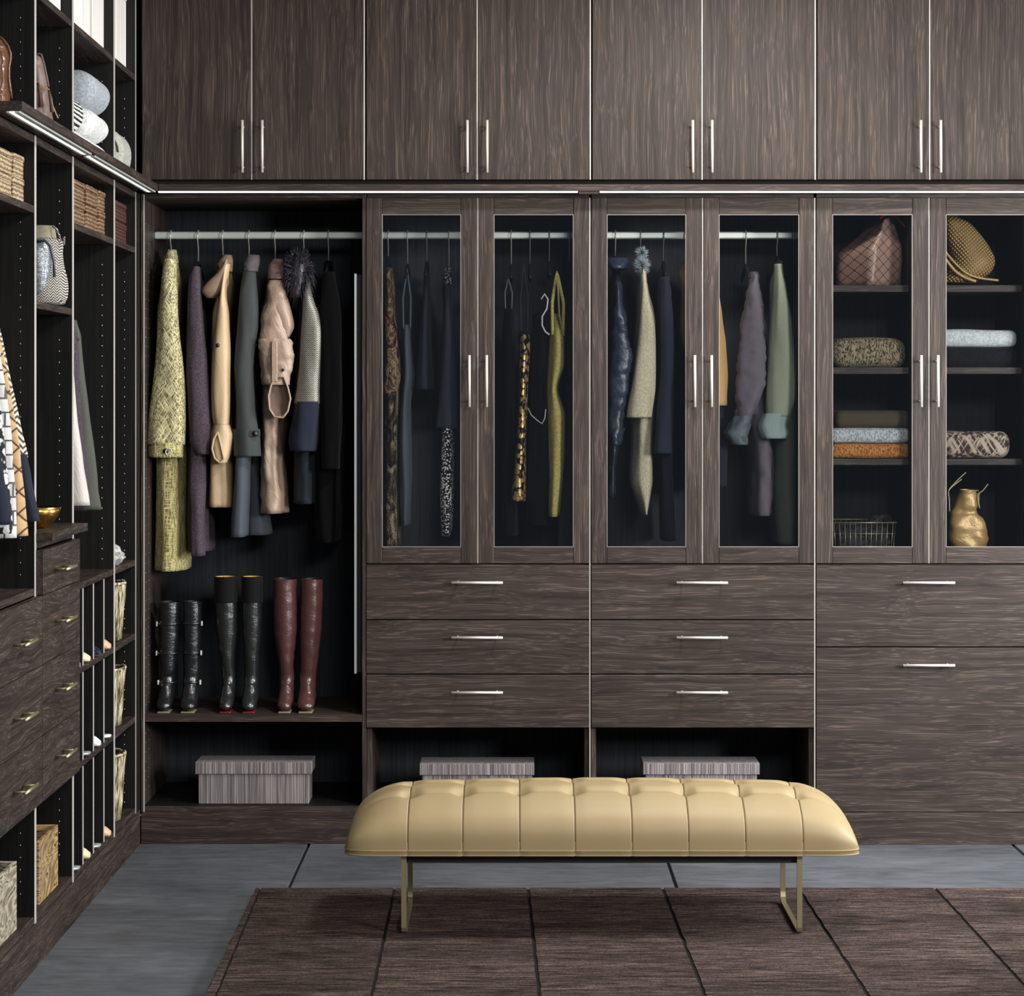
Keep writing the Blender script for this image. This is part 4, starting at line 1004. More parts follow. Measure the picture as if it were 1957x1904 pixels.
garment('sage_coat', 'sage coat with pale turned-back cuff, rightmost in the glazed wardrobe', 'coat', G3, bd(500, 1478, 1494, [(640,1474,1514),(760,1468,1522),(840,1472,1520),(940,1472,1520),(1036,1476,1522)]),
        [(505,1480,1494,.1,.03),(560,1478,1503),(620,1473,1512),(700,1466,1521),(760,1462,1521),(796,1462,1510)], cloth('sage_dark', (86,90,80)), SG, [(790,1456,1508),(800,1450,1506),(814,1447,1502),(828,1450,1506),(838,1456,1503)], satin('pale_blue_cuff', (132,148,146), .85, .8), fold=.08, swr=.006)
# ------------------------------------------------------------------ glazed cupboard contents
def sh(py): return H(py, YS)
z1_, z2_, z3_, z4_ = sh(545), sh(702), sh(877), H(1077)+.0065
def dotm():
    m, nt, p = newmat('perforated_taupe_leather')
    v = coords(nt, (1,1,1), (0,45,0), rnd=False); sx = nt.nodes.new('ShaderNodeSeparateXYZ'); nt.links.new(v, sx.inputs[0])
    P_ = .026
    a = mth(nt, 'PINGPONG', sx.outputs['X'], P_/2*1.0); b = mth(nt, 'PINGPONG', sx.outputs['Z'], P_/2*1.0)
    q = .0032
    da = mth(nt, 'PINGPONG', sx.outputs['X'], q); db = mth(nt, 'PINGPONG', sx.outputs['Z'], q)
    la = mth(nt, 'MULTIPLY', mth(nt, 'LESS_THAN', a, .0016), mth(nt, 'GREATER_THAN', db, q*.45))
    lb = mth(nt, 'MULTIPLY', mth(nt, 'LESS_THAN', b, .0016), mth(nt, 'GREATER_THAN', da, q*.45))
    d = mth(nt, 'MAXIMUM', la, lb); setc(nt, p, mix(nt, d, (132,106,94), (18,12,10))); p.inputs['Roughness'].default_value = .4; return m
y = .06
t = thing('handbag', 'taupe leather handbag with perforated diamond pattern and red handles', 'handbag', (X(1670,y), y+.1, z1_))
def PT(px, py, yy): return Vector((X(px,yy), yy, H(py,yy)))
zf_ = z1_+.001
A = [Vector((X(1598,.22), .22, zf_)), Vector((X(1663,.06), .06, zf_)), Vector((X(1722,.13), .13, zf_)), Vector((X(1670,.32), .32, zf_))]
B = [PT(1596,485,.2), PT(1668,480,.055), PT(1724,468,.12), PT(1672,470,.32)]
Cc = [PT(1640,452,.2), PT(1685,440,.07), PT(1716,446,.12), PT(1690,448,.3)]
E = [PT(1668,424,.2), PT(1690,418,.1), PT(1704,415,.12), PT(1694,424,.24)]
mb = MB(); lv = [A, B, Cc, E]; vs = []; fs = []; K = 7
for row in range(3*6+1):
    r_, u = min(row//6, 2), (row % 6)/6 if row < 18 else 1.0
    for s_ in range(4):
        for kk in range(K):
            q = kk/K; s2 = (s_+1) % 4
            p0 = lv[r_][s_].lerp(lv[r_][s2], q); p1 = lv[r_+1][s_].lerp(lv[r_+1][s2], q); p = p0.lerp(p1, u)
            nzv = mnoise.noise_vector(p*22)*.004; vs.append(p + (Vector(nzv) if row else Vector()))
n = 4*K
for row in range(18):
    for q in range(n): fs.append((row*n+q, row*n+(q+1)%n, (row+1)*n+(q+1)%n, (row+1)*n+q))
fs.append(tuple(range(n))); fs.append(tuple(range(18*n, 19*n))); mb.add(vs, fs, 0, True)
build('bag_body', mb, dotm(), t)
redl = leather('red_leather', (150,34,34), .3)
def spl(P, yy, q=6):
    out = []
    for i in range(len(P)-1):
        a = P[max(i-1,0)]; b = P[i]; c = P[i+1]; d = P[min(i+2,len(P)-1)]
        for j in range(q):
            u = j/q
            v = [0.5*((2*b[e])+(-a[e]+c[e])*u+(2*a[e]-5*b[e]+4*c[e]-d[e])*u*u+(-a[e]+3*b[e]-3*c[e]+d[e])*u**3) for e in (0,1)]
            yv = yy if not isinstance(yy, tuple) else yy[0]+(yy[1]-yy[0])*(i+u)/(len(P)-1)
            out.append((X(v[0],yv), yv, H(v[1],yv)))
    yv = yy if not isinstance(yy, tuple) else yy[1]
    out.append((X(P[-1][0],yv), yv, H(P[-1][1],yv))); return out
build('handle', MB().tube(spl([(1682,417),(1692,411),(1705,411),(1722,424),(1742,452),(1750,480)], (.09,.14)), .0036, 8), redl, t)
build('handle', MB().tube(spl([(1706,415),(1716,420),(1730,437),(1742,456),(1746,490)], (.16,.2)), .0036, 8), redl, t)
def weavem(name, c1, c2, sc=70, metal=.35):
    m, nt, p = newmat(name); v = coords(nt, (1,1,1), (0,38,0))
    a = wave(nt, v, sc/3.14, .6, 'X'); b = wave(nt, v, sc/3.14, .6, 'Z'); h = mth(nt, 'MULTIPLY', a, b)
    setc(nt, p, ramp(nt, h, [(.05, c2), (.4, c1)])); p.inputs['Roughness'].default_value = .35; p.inputs['Metallic'].default_value = metal
    bump(nt, p, h, 1, .004); return m
WV = weavem('woven_gold_leather', (190,158,100), (104,82,48), 105, .25); GL = leather('gold_leather', (158,130,82), .38, wr=.5, metal=.25, wsc=(22,22,26))
t = thing('handbag', 'slouchy woven gold leather bag slumped on the top shelf', 'handbag', (X(1845,.1), .12, z1_))
build('bag_body', MB().loft([(X(a,yy), yy, H(b,yy), r1, r2) for a, b, yy, r1, r2 in ((1812,412,.13,.022,.03),(1825,425,.13,.045,.05),(1838,450,.13,.062,.06),(1850,478,.13,.072,.07),(1856,500,.13,.078,.075),(1848,522,.13,.078,.075),(1836,535,.13,.07,.07),(1830,541,.13,.06,.06))], 32, bot=True, wr=.006, ws=14, step=.006), WV, t)
build('strap', MB().tube(spl([(1795,462),(1812,488),(1832,510),(1850,524),(1875,532),(1908,536)], (.05,.06)), .0045, 8), GL, t)
build('strap', MB().tube(spl([(1797,480),(1808,497),(1826,519),(1845,531),(1865,538)], (.05,.055)), .006, 8), GL, t)
def folded(name, label, a, b, py0, py1, mat, group, y0=.06, dy=.3, cat='sweater', layers=1, wr=.004, zbase=None):
    zb0 = H(py1, y0) if zbase is None else zbase; z1 = H(py0, y0)
    mb = MB(); hh = (z1-zb0)/layers
    t = thing(name, label, cat, (X((a+b)/2,y0), y0+dy/2, zb0), group)
    for k in range(layers):
        mb = MB().rbox(X(a,y0), X(b,y0)+(.003*k if k%2 else 0), y0+.004*k, y0+dy, zb0+hh*k+.0004, zb0+hh*(k+1), hh*.38, 14, wr, 11, a*.1+k)
        build('fold', mb, mat, t)
    return z1
GG = 'folded knitwear in the glazed cupboard'
folded('folded_sweater', 'thick dark speckled knit sweater alone on the left middle shelf', 1590, 1734, 645, 700, cloth('dark_speckled_knit', (150,138,110), 'knit', (44,40,34), sc=.8), GG, zbase=z2_)
za = folded('folded_sweater', 'rust orange knit sweater at the bottom of the stack of three', 1588, 1742, 848, 876, cloth('rust_knit', (190,130,68), 'knit', (120,76,40), sc=.9), GG, zbase=z3_, wr=.002)
zb2 = folded('folded_sweater', 'pale blue-grey knit sweater in the middle of the stack of three', 1588, 1741, 818, 847, cloth('blue_grey_knit', (190,198,202), 'knit', (128,138,146), sc=.9), GG, zbase=za+.001, wr=.002)
folded('folded_sweater', 'olive brown felt sweater on top of the stack of three', 1597, 1741, 785, 817, cloth('olive_felt', (72,66,52), 'plain'), GG, zbase=zb2+.001, wr=.002)
zc = folded('folded_sweater', 'black knit sweater beneath the white one on the right middle shelf', 1800, 1946, 664, 700, cloth('black_knit', (22,22,24), 'knit', (8,8,9)), GG, zbase=z2_)
folded('folded_sweater', 'fluffy white sweater folded on top of the black one', 1800, 1945, 630, 662, cloth('white_angora', (208,214,214), 'mottle', (160,170,174), sc=.8), GG, zbase=zc+.001)
folded('folded_sweater', 'chunky cable-knit beige sweater rolled on the lower right shelf', 1800, 1934, 826, 876, cloth('beige_cable_knit', (158,142,128), 'tweed', (58,48,44), sc=.35, bs=1.0), GG, zbase=z3_, wr=.006)
# wire basket with a scarf
t = thing('wire_basket', 'shallow brass wire basket on the bottom shelf behind glass', 'basket', (X(1650,.08), .15, z4_))
mb = MB(); bx_0, bx_1, by0, by1 = X(1590,.07), X(1713,.07), .07, .27; zt1 = H(999,.07); ins = .008
def rect(z, i_): return [(bx_0+i_, by0+i_, z), (bx_1-i_, by0+i_, z), (bx_1-i_, by1-i_, z), (bx_0+i_, by1-i_, z)]
build('rim', MB().tube(rect(zt1, 0), .0022, 6, closed=True), M['brass'], t)
for k_, z in enumerate((z4_+.002, z4_+(zt1-z4_)*.36, z4_+(zt1-z4_)*.7)):
    build('wire', MB().tube(rect(z, ins*(1-k_*.33)), .0011, 5, closed=True), M['brass'], t)
for k_ in range(12):
    u = (k_+.4)/12; x_ = bx_0+(bx_1-bx_0)*u
    xb = bx_0+ins+(bx_1-bx_0-2*ins)*u
    build('wire', MB().tube([(x_, by0, zt1), (xb, by0+ins, z4_+.0012), (xb, by1-ins, z4_+.0012), (x_, by1, zt1)], .0011, 5), M['brass'], t)
for k_ in range(5):
    v_ = by0+(by1-by0)*(k_+.5)/5
    build('wire', MB().tube([(bx_1, v_, zt1), (bx_1-ins, v_, z4_+.0012), (bx_0+ins, v_, z4_+.0012), (bx_0, v_, zt1)], .0011, 5), M['brass'], t)
solo('scarf', MB().rbox(X(1600,.1), X(1700,.1), .095, .24, z4_+.003, H(1004,.1), .03, 14, .012, 16, 3).sweep([(X(1655,.15),.15,H(1018,.15),.02,.02),(X(1672,.15),.15,H(995,.15),.026,.028),(X(1690,.15),.15,H(984,.15),.02,.022),(X(1702,.15),.15,H(1004,.15),.014,.02)], 16, .004), cloth('black_lace', (56,58,62), 'mottle', (12,12,14), sc=.5, bs=1.0), 'crumpled black scarf in the brass wire basket', 'scarf', (X(1650,.1), .16, z4_))
t = thing('handbag', 'crinkled gold leather bucket bag on the bottom shelf', 'handbag', (X(1848,.1), .13, z4_))
build('bag_body', MB().loft([(X(c_,.1), .1, H(b_,.1), r_*S, .03+.0006*r_) for b_, c_, r_ in ((936,1853,18),(945,1852,20),(965,1848,24),(978,1844,27),(988,1846,33),(1005,1847,38),(1025,1848,38),(1040,1849,35),(1046,1849,32))], 34, top=False, bot=True, wr=.012, ws=13, creases=.004, step=.005), GL, t)
build('bag_opening', MB().loft([(X(1853,.1), .1, H(938,.1), 17*S, .034),(X(1852,.1), .1, H(948,.1), 17*S, .034)], 24, top=False, bot=True), M['black'], t)
for P in ([(1815,978),(1814,955),(1813,938),(1824,924),(1836,912),(1846,903)], [(1813,938),(1820,930),(1838,916)], [(1872,972),(1870,958),(1871,944),(1879,937),(1888,925)]):
    build('handle', MB().tube(spl(P, .06), .0022, 6), M['brass'], t)
# ------------------------------------------------------------------ contents of the left shelving
def lbox(a, b, pt, pb, x0, dep, bev=.002, mb=None, px=None):
    """box whose face on the plane X=x0 spans pixels a..b; heights read at pixel px"""
    mb = mb or MB(); p_ = px if px is not None else b
    return mb.box(x0-dep, x0, LY(a,x0), LY(b,x0), LH(p_,pb,x0), LH(p_,pt,x0), bev)
def weav2(name, c1, c2):
    m, nt, p = newmat(name); v = coords(nt, (1,1,1), (0,0,0))
    a = wave(nt, v, 26, 3.5, 'Z', 4); b = wave(nt, v, 34, 1.0, 'Y', 2); h = mth(nt, 'ADD', mth(nt, 'MULTIPLY', a, .6), mth(nt, 'MULTIPLY', b, .4))
    setc(nt, p, ramp(nt, h, [(.25, c2), (.6, c1)])); p.inputs['Roughness'].default_value = .6; bump(nt, p, h, 1, .004); return m
W1 = weav2('light_woven_straw', (196,172,136), (88,68,50)); W2 = weav2('brown_woven_straw', (150,116,84), (56,38,28)); W3 = weav2('red_brown_woven', (92,52,38), (44,24,18))
GB = 'small woven boxes on the shelf under the lit shelf'
def wbox(a, b, pt, pb, mat, lab, z0=None, x0=-1.285, px=None):
    p_ = px if px is not None else b
    zt_ = LH(p_,pt,x0); zb0 = LH(p_,pb,x0) if z0 is None else z0
    y0_, y1_ = LY(a,x0), LY(b,x0)
    t = thing('woven_box', lab, 'box', (x0-.08, (y0_+y1_)/2, zb0), GB)
    build('box_body', MB().rbox(x0-.16, x0-.002, y0_+.002, y1_-.002, zb0+.0004, zb0+(zt_-zb0)*.72, .006, 8, .0015, 60), mat, t)
    build('lid', MB().rbox(x0-.162, x0, y0_, y1_, zb0+(zt_-zb0)*.70, zt_, .006, 8, .0015, 60), mat, t)
    return zt_+.0005
zz = wbox(-6, 24, 331, 375, W1, 'light woven box, lower left of the four boxes above the patterned clothes', 2.0115, px=12); wbox(-6, 25, 285, 330, W1, 'light woven box, upper left of the four boxes above the patterned clothes', zz, px=12)
zz = wbox(27, 50, 340, 385, W1, 'light woven box, lower right of the four boxes above the patterned clothes', 2.0115, px=40); wbox(28, 54, 296, 338, W1, 'light woven box, upper right of the four boxes above the patterned clothes', zz, px=40)
for (a, b, u, m_, nm) in ((142, 163, 389, W2, 'leftmost stack of three'), (167, 187, 400, W2, 'middle stack of three'), (191, 210, 410, W2, 'right stack of three'), (222, 243, 430, W3, 'dark red-brown stack in the corner unit')):
    zz = wbox(a, b, u, u+30, m_, 'brown woven box at the bottom of the ' + nm, 2.0115)
    zt_ = wbox(a, b, u-38, u, m_, 'brown woven box on top of the ' + nm, zz)
# archive boxes on the top shelf
AB = cloth('ivory_ribbed_paper', (232,228,220), 'plain')
def rib():
    m, nt, p = newmat('ivory_ribbed_card'); n = nz(nt, coords(nt, (150,150,2)), 1, 2); setc(nt, p, ramp(nt, n, [(.35, (212,206,198)), (.6, (244,241,236))])); p.inputs['Roughness'].default_value = .7; bump(nt, p, n, .4, .001); return m
AB = rib()
for (a, b, w_) in ((60, 93, 'above the brown leather bag unit'), (96, 116, 'above the taupe bag'), (141, 172, 'on the top shelf above the towels, left one'), (177, 209, 'on the top shelf above the towels, right one'), (221, 251, 'on the top shelf in the corner unit')):
    x0 = -1.29; y0_, y1_ = LY(a,x0), LY(b,x0)
    t = thing('archive_box', 'ivory ribbed upright storage box ' + w_, 'box', (x0-.12, (y0_+y1_)/2, 2.5865), 'ivory boxes on the top shelf')
    build('box_body', MB().box(x0-.26, x0, y0_, y1_, 2.5865, 2.83, .002), AB, t)
    build('lid', MB().box(x0-.262, x0+.002, y0_-.002, y1_+.002, 2.8305, 2.87, .002), AB, t)
# bags
BL = leather('brown_patina_leather', (92,56,34), .26, wr=.4, coat=.4, var=.4); TL = leather('taupe_leather', (116,96,88), .45, wr=.2)
zq = zt+.0005
def lpt(px, py, x0=None, yy=None):
    zc_ = D+yy; return ((px-CX)*zc_/F, yy, EYE-(py-CY)*zc_/F)
def lrings(rows, yy, zlast=None):
    out = []
    for (py, a, b, r_) in rows:
        p0 = lpt(a, py, yy=yy); p1 = lpt(b, py, yy=yy); out.append([(p0[0]+p1[0])/2, yy, p0[2], (p1[0]-p0[0])/2, r_])
    if zlast is not None: out[-1][2] = zlast
    return [tuple(o) for o in out]
yq = -1.72
t = thing('handbag', 'glossy brown leather bag at the left edge of the upper shelving', 'handbag', (-1.36, yq, zq))
build('bag_body', MB().loft(lrings([(68,-70,-4,.02),(78,-90,6,.04),(92,-95,13,.05),(110,-95,17,.06),(135,-95,17,.06),(160,-95,17,.06),(192,-95,20,.06)], yq, zq+.001), 34, bot=True, wr=.005, creases=.004, step=.006), BL, t)
build('trim', MB().tube([lpt(a, b, yy=yq-.03) for b, a in ((66,-6),(76,6),(88,15),(102,20),(112,20),(128,17),(150,17),(166,19),(188,22))], .0035, 8), BL, t)
yq = -1.30
t = thing('handbag', 'tall taupe leather bag with knotted tassel ties', 'handbag', (-1.34, yq, zq))
build('bag_body', MB().loft(lrings([(103,40,70,.02),(110,30,78,.03),(130,25,85,.04),(150,22,90,.04),(166,24,90,.035),(185,22,94,.045),(205,20,98,.05),(228,20,101,.05)], yq, zq+.001), 30, bot=True, wr=.005, creases=.004, step=.006, fold=.06, k=7), TL, t)
yv = yq-.05
build('drawstring', MB().tube([lpt(a, b, yy=yv) for a, b in ((64,150),(74,166),(84,172),(91,166),(93,170),(94,184),(100,200),(107,218),(111,226))], .0022, 6), simple('tan_cord', (176,140,96), .5), t)
build('tassel', MB().tube([lpt(a, b, yy=yv-.004) for a, b in ((73,158),(76,176),(79,204))], [.003,.005,.007], 6).tube([lpt(a, b, yy=yv-.004) for a, b in ((93,172),(97,190),(100,214))], [.003,.005,.006], 6), simple('brown_tassel', (96,74,62), .6), t)
build('handle', MB().tube([lpt(a, b, yy=yv) for a, b in ((66,108),(74,102),(79,104),(84,122),(89,145),(93,166))], .0028, 6), TL, t)
t = thing('tote_bag', 'grey herringbone tote bag with metallic panel on the shelf above the bowl', 'tote bag', (-1.33, yq, 1.7625))
HB = cloth('grey_herringbone', (188,182,172), 'zig', (48,46,46), sc=1.5)
build('bag_body', MB().loft(lrings([(456,40,110,.05),(462,36,118,.06),(485,34,117,.065),(512,32,120,.07),(542,30,127,.075),(568,30,127,.075),(584,34,121,.07)], yq, 1.7640), 34, top=True, bot=True, wr=.005, step=.006), HB, t)
build('top_flap', MB().loft(lrings([(432,50,103,.03),(446,48,105,.04),(460,48,106,.045)], yq), 24, top=True, wr=.003, step=.006), cloth('olive_lining', (142,136,116)), t)
build('front_panel', MB().loft(lrings([(456,44,88,.02),(466,40,96,.03),(490,38,100,.035),(530,38,98,.035),(560,40,92,.03),(576,46,84,.02)], yq-.05), 24, bot=True, wr=.004, step=.006), leather('pewter_leather', (120,124,128), .3, wr=.5, metal=.6), t)
build('strap', MB().tube([lpt(a, b, yy=yq-.085) for a, b in ((70,462),(86,460),(96,470),(103,500),(104,530))], .004, 8), leather('pewter_strap', (70,72,76), .3), t)
build('handle', MB().tube([lpt(a, b, yy=yq-.02) for a, b in ((100,432),(108,438),(113,450),(117,460),(123,452),(122,468)) ], .003, 8), HB, t)
# towels and blankets
def roll(name, label, cx, py, rz, ry_, mat, y0_, y1_, zc_=None, grp=None, cat='towel', xc=-1.33, wr=.003, spiral=False, rx=None):
    z = zc_; rx = rx or rz
    t = thing(name, label, cat, (xc, (y0_+y1_)/2, z-rz), grp)
    vs = []; fs = []; n = 30; L = 16
    sd = random.random()*9
    for i in range(L+1):
        u = i/L; yy = y0_+(y1_-y0_)*u; e = min(1, (min(u, 1-u)*L/2.2+.35))**.5
        for q in range(n):
            th = 2*math.pi*q/n
            p = Vector((xc+math.cos(th)*rx*e, yy, z+math.sin(th)*rz*e)); p += Vector(mnoise.noise_vector(p*18+Vector((sd,0,0))))*wr; vs.append(p)
    for i in range(L):
        for q in range(n): fs.append((i*n+q, i*n+(q+1)%n, (i+1)*n+(q+1)%n, (i+1)*n+q))
    fs += [tuple(range(n)), tuple(range(L*n, (L+1)*n))]
    build('roll', MB().add(vs, fs, 0, True), mat, t)
    if spiral:
        pts = []
        for k in range(60):
            a = k*.28; r_ = rz*(.95-k/60*.75); pts.append((xc+math.cos(a)*r_*rx/rz*.8, y0_+.001, z+math.sin(a)*r_*.8))
        build('spiral_groove_shade', MB().tube(pts, .003, 6), simple('blanket_fold_shadow_wool', (92,94,86), .9), t)  # dark coil paints the shade in the groove of the roll
    return t
WT = cloth('white_terry', (240,240,237), 'mottle', (190,192,190), sc=.7, bs=1.0); GT = cloth('grey_mohair', (182,188,194), 'mottle', (140,147,154), sc=.8, bs=1.0); ST = cloth('black_white_stripe', (216,216,212), 'stripes', (30,30,32), sc=1.1)
zb3 = zt+.001
GR = 'rolled towels in the upper shelving'
def xr_(px, yy): return (px-CX)*(D+yy)/F
roll('rolled_towel', 'white terry towel at the bottom of the towel pile', 0, 0, .036, 0, WT, -.98, -.49, zb3+.036, GR, xc=-1.325, rx=.062)
roll('rolled_towel', 'bright white towel in the middle of the pile', 0, 0, .047, 0, WT, -.74, -.50, zb3+.072+.046, GR, xc=-1.262-.06, rx=.06)
roll('rolled_towel', 'fluffy grey mohair throw on top of the towel pile', 0, 0, .058, 0, GT, -.75, -.50, zb3+.163+.056, GR, xc=-1.257-.066, rx=.066)
roll('rolled_towel', 'black and white striped towel in front of the grey throw', 0, 0, .056, 0, ST, -.97, -.76, zb3+.072+.056, GR, xc=-1.285-.06, rx=.06)
roll('rolled_blanket', 'single off-white blanket rolled in a spiral on the corner shelf', 0, 0, .078, 0, cloth('off_white_wool', (196,198,186), 'mottle', (150,152,142)), -.30, -.12, zb3+.079, None, 'blanket', xc=-1.317, rx=.055, spiral=True)
# brass bowl
bc = LY(86, -1.28)
solo('bowl', MB().lathe((-1.30, bc, 1.1495), [(.0,.0),(.022,.0),(.026,.004),(.042,.016),(.056,.036),(.064,.058),(.0625,.058),(.052,.036),(.038,.018),(.0,.008)], 36), simple('polished_brass_bowl', (222,176,90), .22, 1.0), 'small polished brass bowl on the projecting counter', 'bowl', (-1.30, bc, 1.1495))
# crumpled white vase
solo('paper_ornament', MB().loft([(x_, -.30, LH(225,py,-1.30), r_, r_) for py, x_, r_ in ((1030,-1.315,.012),(1037,-1.312,.032),(1048,-1.308,.046),(1060,-1.305,.052),(1068,-1.306,.045))] + [(-1.307, -.30, .9685, .034, .034)], 26, bot=True, wr=.007, ws=40, creases=.006, step=.005), cloth('crinkled_white_paper', (215,214,208), 'mottle', (120,120,116), sc=.4), 'crumpled white paper ornament on the corner shelf above the twig baskets', 'ornament', (-1.307, -.30, .9685))
# twig baskets
def twigm():
    m, nt, p = newmat('bleached_twigs'); n = nz(nt, coords(nt, (90,90,16)), 1, 3); setc(nt, p, ramp(nt, n, [(.38, (66,54,36)), (.5, (158,146,108)), (.62, (216,210,186))])); p.inputs['Roughness'].default_value = .7; return m
TW = twigm()
for (zb0, ph, lab, stuff_) in ((.7225, 97, 'upper twig basket in the corner unit', 0), (.4465, 96, 'middle twig basket in the corner unit', 0), (.1395, 0, 'lowest twig basket in the corner unit, filled with loose twigs', 1)):
    hh = .185 if not stuff_ else .215
    cx_, cy_ = -1.322, -.275
    t = thing('twig_basket', lab, 'basket', (cx_, cy_, zb0), 'twig baskets')
    rnd = random.Random(int(zb0*1000)); n = 46
    for k in range(n):
        a = 2*math.pi*k/n; rb_, rt_ = .046, .062; j = rnd.uniform(-.004,.004)
        P = []
        for q in range(5):
            u = q/4; rr = rb_+(rt_-rb_)*u + rnd.uniform(-.002,.002); aa = a+rnd.uniform(-.04,.04)
            e = .8; P.append((cx_+rr*math.copysign(abs(math.cos(aa))**e, math.cos(aa)), cy_+1.15*rr*math.copysign(abs(math.sin(aa))**e, math.sin(aa)), zb0+.002+(hh+rnd.uniform(-.012,.006)*(u>.9))*u))
        build('twig', MB().tube(P, .0032, 5), TW, t)
    build('basket_lining', MB().loft([(cx_, cy_, zb0+hh*.86, .055, .063), (cx_, cy_, zb0+.006, .041, .047)], 24, top=True, bot=True, power=2.6), cloth('dark_basket_inside', (52,40,28)), t)
    build('rim', MB().tube([(cx_+.064*math.cos(q/24*6.283), cy_+.074*math.sin(q/24*6.283), zb0+hh+rnd.uniform(-.003,.003)) for q in range(24)], .0045, 6, closed=True), TW, t)
    if stuff_:
        for k in range(14):
            a = rnd.uniform(0, 6.28); b_ = rnd.uniform(.01,.045); d_ = rnd.uniform(-.05,.05)
            build('loose_twig', MB().tube([(cx_+b_*math.cos(a), cy_+b_*math.sin(a), zb0+hh*.88), (cx_+b_*math.cos(a)+d_*.6, cy_+b_*math.sin(a)+rnd.uniform(-.04,.04), zb0+hh+rnd.uniform(.01,.045))], .003, 5), TW, t)
# agate-patterned boxes at the bottom
def agate(name, c1, c2, c3):
    m, nt, p = newmat(name); v = coords(nt, (1,2.2,5)); n = nz(nt, v, 1.4, 3, 1.2); 
    a = mth(nt, 'PINGPONG', mth(nt, 'MULTIPLY', n, 18.0), 1.0); f = nz(nt, coords(nt, (20,20,130)), 1, 3)
    c = ramp(nt, mth(nt, 'ADD', mth(nt, 'MULTIPLY', a, .75), mth(nt, 'MULTIPLY', f, .3)), [(.15, c3), (.35, c1), (.8, c2)])
    setc(nt, p, c); p.inputs['Roughness'].default_value = .5; return m
def crate(a, b, zb0, zt_, mat, lab, x0=-1.275):
    y0_, y1_ = LY(a,x0), LY(b,x0); d_ = .24
    t = thing('veneer_box', lab, 'box', (x0-.12, (y0_+y1_)/2, zb0), 'open veneer boxes on the lowest shelf')
    w_ = .01
    build('front_board', MB().box(x0-w_, x0, y0_, y1_, zb0, zt_, .001), mat, t)
    build('back_board', MB().box(x0-d_, x0-d_+w_, y0_, y1_, zb0, zt_, .001), mat, t)
    build('side_board', MB().box(x0-d_+w_, x0-w_, y0_, y0_+w_, zb0, zt_, .001), mat, t)
    build('side_board', MB().box(x0-d_+w_, x0-w_, y1_-w_, y1_, zb0, zt_, .001), mat, t)
    build('base_board', MB().box(x0-d_+w_, x0-w_, y0_+w_, y1_-w_, zb0, zb0+.008, 0), mat, t)
    return (y0_+y1_)/2
c1 = crate(-40, 32, .1395, LH(32,1646,-1.275), agate('grey_agate_veneer', (186,178,156), (120,108,92), (72,62,54)), 'open box in grey wavy veneer at the bottom left corner')
c2 = crate(75, 111, .1395, LH(111,1576,-1.275), agate('brown_agate_veneer', (186,156,108), (116,92,66), (66,48,34)), 'open box in brown wavy veneer below the drawers')
solo('knit_bundle', MB().rbox(-1.40, -1.30, c1-.03, c1+.10, LH(32,1690,-1.275), LH(20,1628,-1.30), .045, 12, .006, 24), cloth('grey_loop_knit', (120,122,126), 'knit', (40,42,46), bs=1.0), 'grey looped knit bundle in the grey veneer box', 'textile', (-1.35, c1, .2))
solo('cloth_bundle', MB().rbox(-1.43, -1.31, c2-.09, c2+.0, LH(111,1660,-1.275), LH(80,1583,-1.32), .04, 12, .012, 20), cloth('cream_linen', (190,182,160), 'plain'), 'cream linen bundle in the brown veneer box', 'textile', (-1.37, c2, .2))
# shoes in the cubbies
def shoe(px, zfl, mat, lab, kind='heel', flip=1):
    x0 = -1.338; yy = LY(px, XF)
    t = thing('shoe', lab, 'shoe', (x0, yy, zfl), 'shoes in the narrow cubbies')
    k = .92
    # toe points out of the cubby (+X)
    hz = .045 if kind == 'heel' else .012
    def pt(u, w_, z): return Vector((x0-.10+u*.2*k, yy+w_, zfl+z))
    vs = []; fs = []; n = 14; L = 12
    for i in range(L+1):
        u = i/L
        wd = .026*(.72+.5*math.sin(math.pi*min(1, u*1.02)**1.6))*(1 if u < .93 else .6)
        base = hz*(1-min(1, u/.62))**1.3; top = base + (.05 if kind == 'heel' else .06)*(1-u)**.6*(1 if u < .45 else .9) + .018
        if kind == 'sandal': top = base+.012
        for q in range(n):
            a = 2*math.pi*q/n; zc_ = (base+top)/2; vs.append(pt(u, math.cos(a)*wd, max(0.0008, zc_+math.sin(a)*(top-base)/2)))
    for i in range(L):
        for q in range(n): fs.append((i*n+q, i*n+(q+1)%n, (i+1)*n+(q+1)%n, (i+1)*n+q))
    fs += [tuple(range(n)), tuple(range(L*n, (L+1)*n))]
    build('upper', MB().add(vs, fs, 0, True), mat, t)
    if kind in ('heel', 'sandal'): build('heel', MB().tube([tuple(pt(.06, 0, hz)), tuple(pt(.02, 0, .0008))], [.010, .005], 8), mat, t)
    if kind == 'sandal':
        for u in (.35, .55, .8): build('strap', MB().tube([tuple(pt(u, .03*math.cos(a*math.pi/8), .012+ (.045*math.sin(a*math.pi/8)))) for a in range(9)], .0028, 6), mat, t)
    build('sole', MB().rbox(x0-.02, x0+.085, yy-.024, yy+.024, zfl+.0003, zfl+.005, .002, 5), simple('shoe_sole', (60,50,42), .6) if 'shoe_sole' not in bpy.data.materials else bpy.data.materials['shoe_sole'], t)
cream = leather('cream_patent', (222,208,170), .3); dk = cloth('black_glitter', (60,70,90), 'spots', (14,16,20), sc=2.0); nude = leather('nude_leather', (214,176,140), .35); wht = leather('white_leather', (226,228,230), .3); silv = leather('silver_leather', (190,200,206), .2, metal=.5)
shoe(169, .7225, cream, 'cream pointed shoe in the left upper cubby'); shoe(189, .7225, dk, 'dark glittering shoe in the middle upper cubby', 'heel'); shoe(208.5, .7225, nude, 'nude leather shoe in the right upper cubby', 'flat')
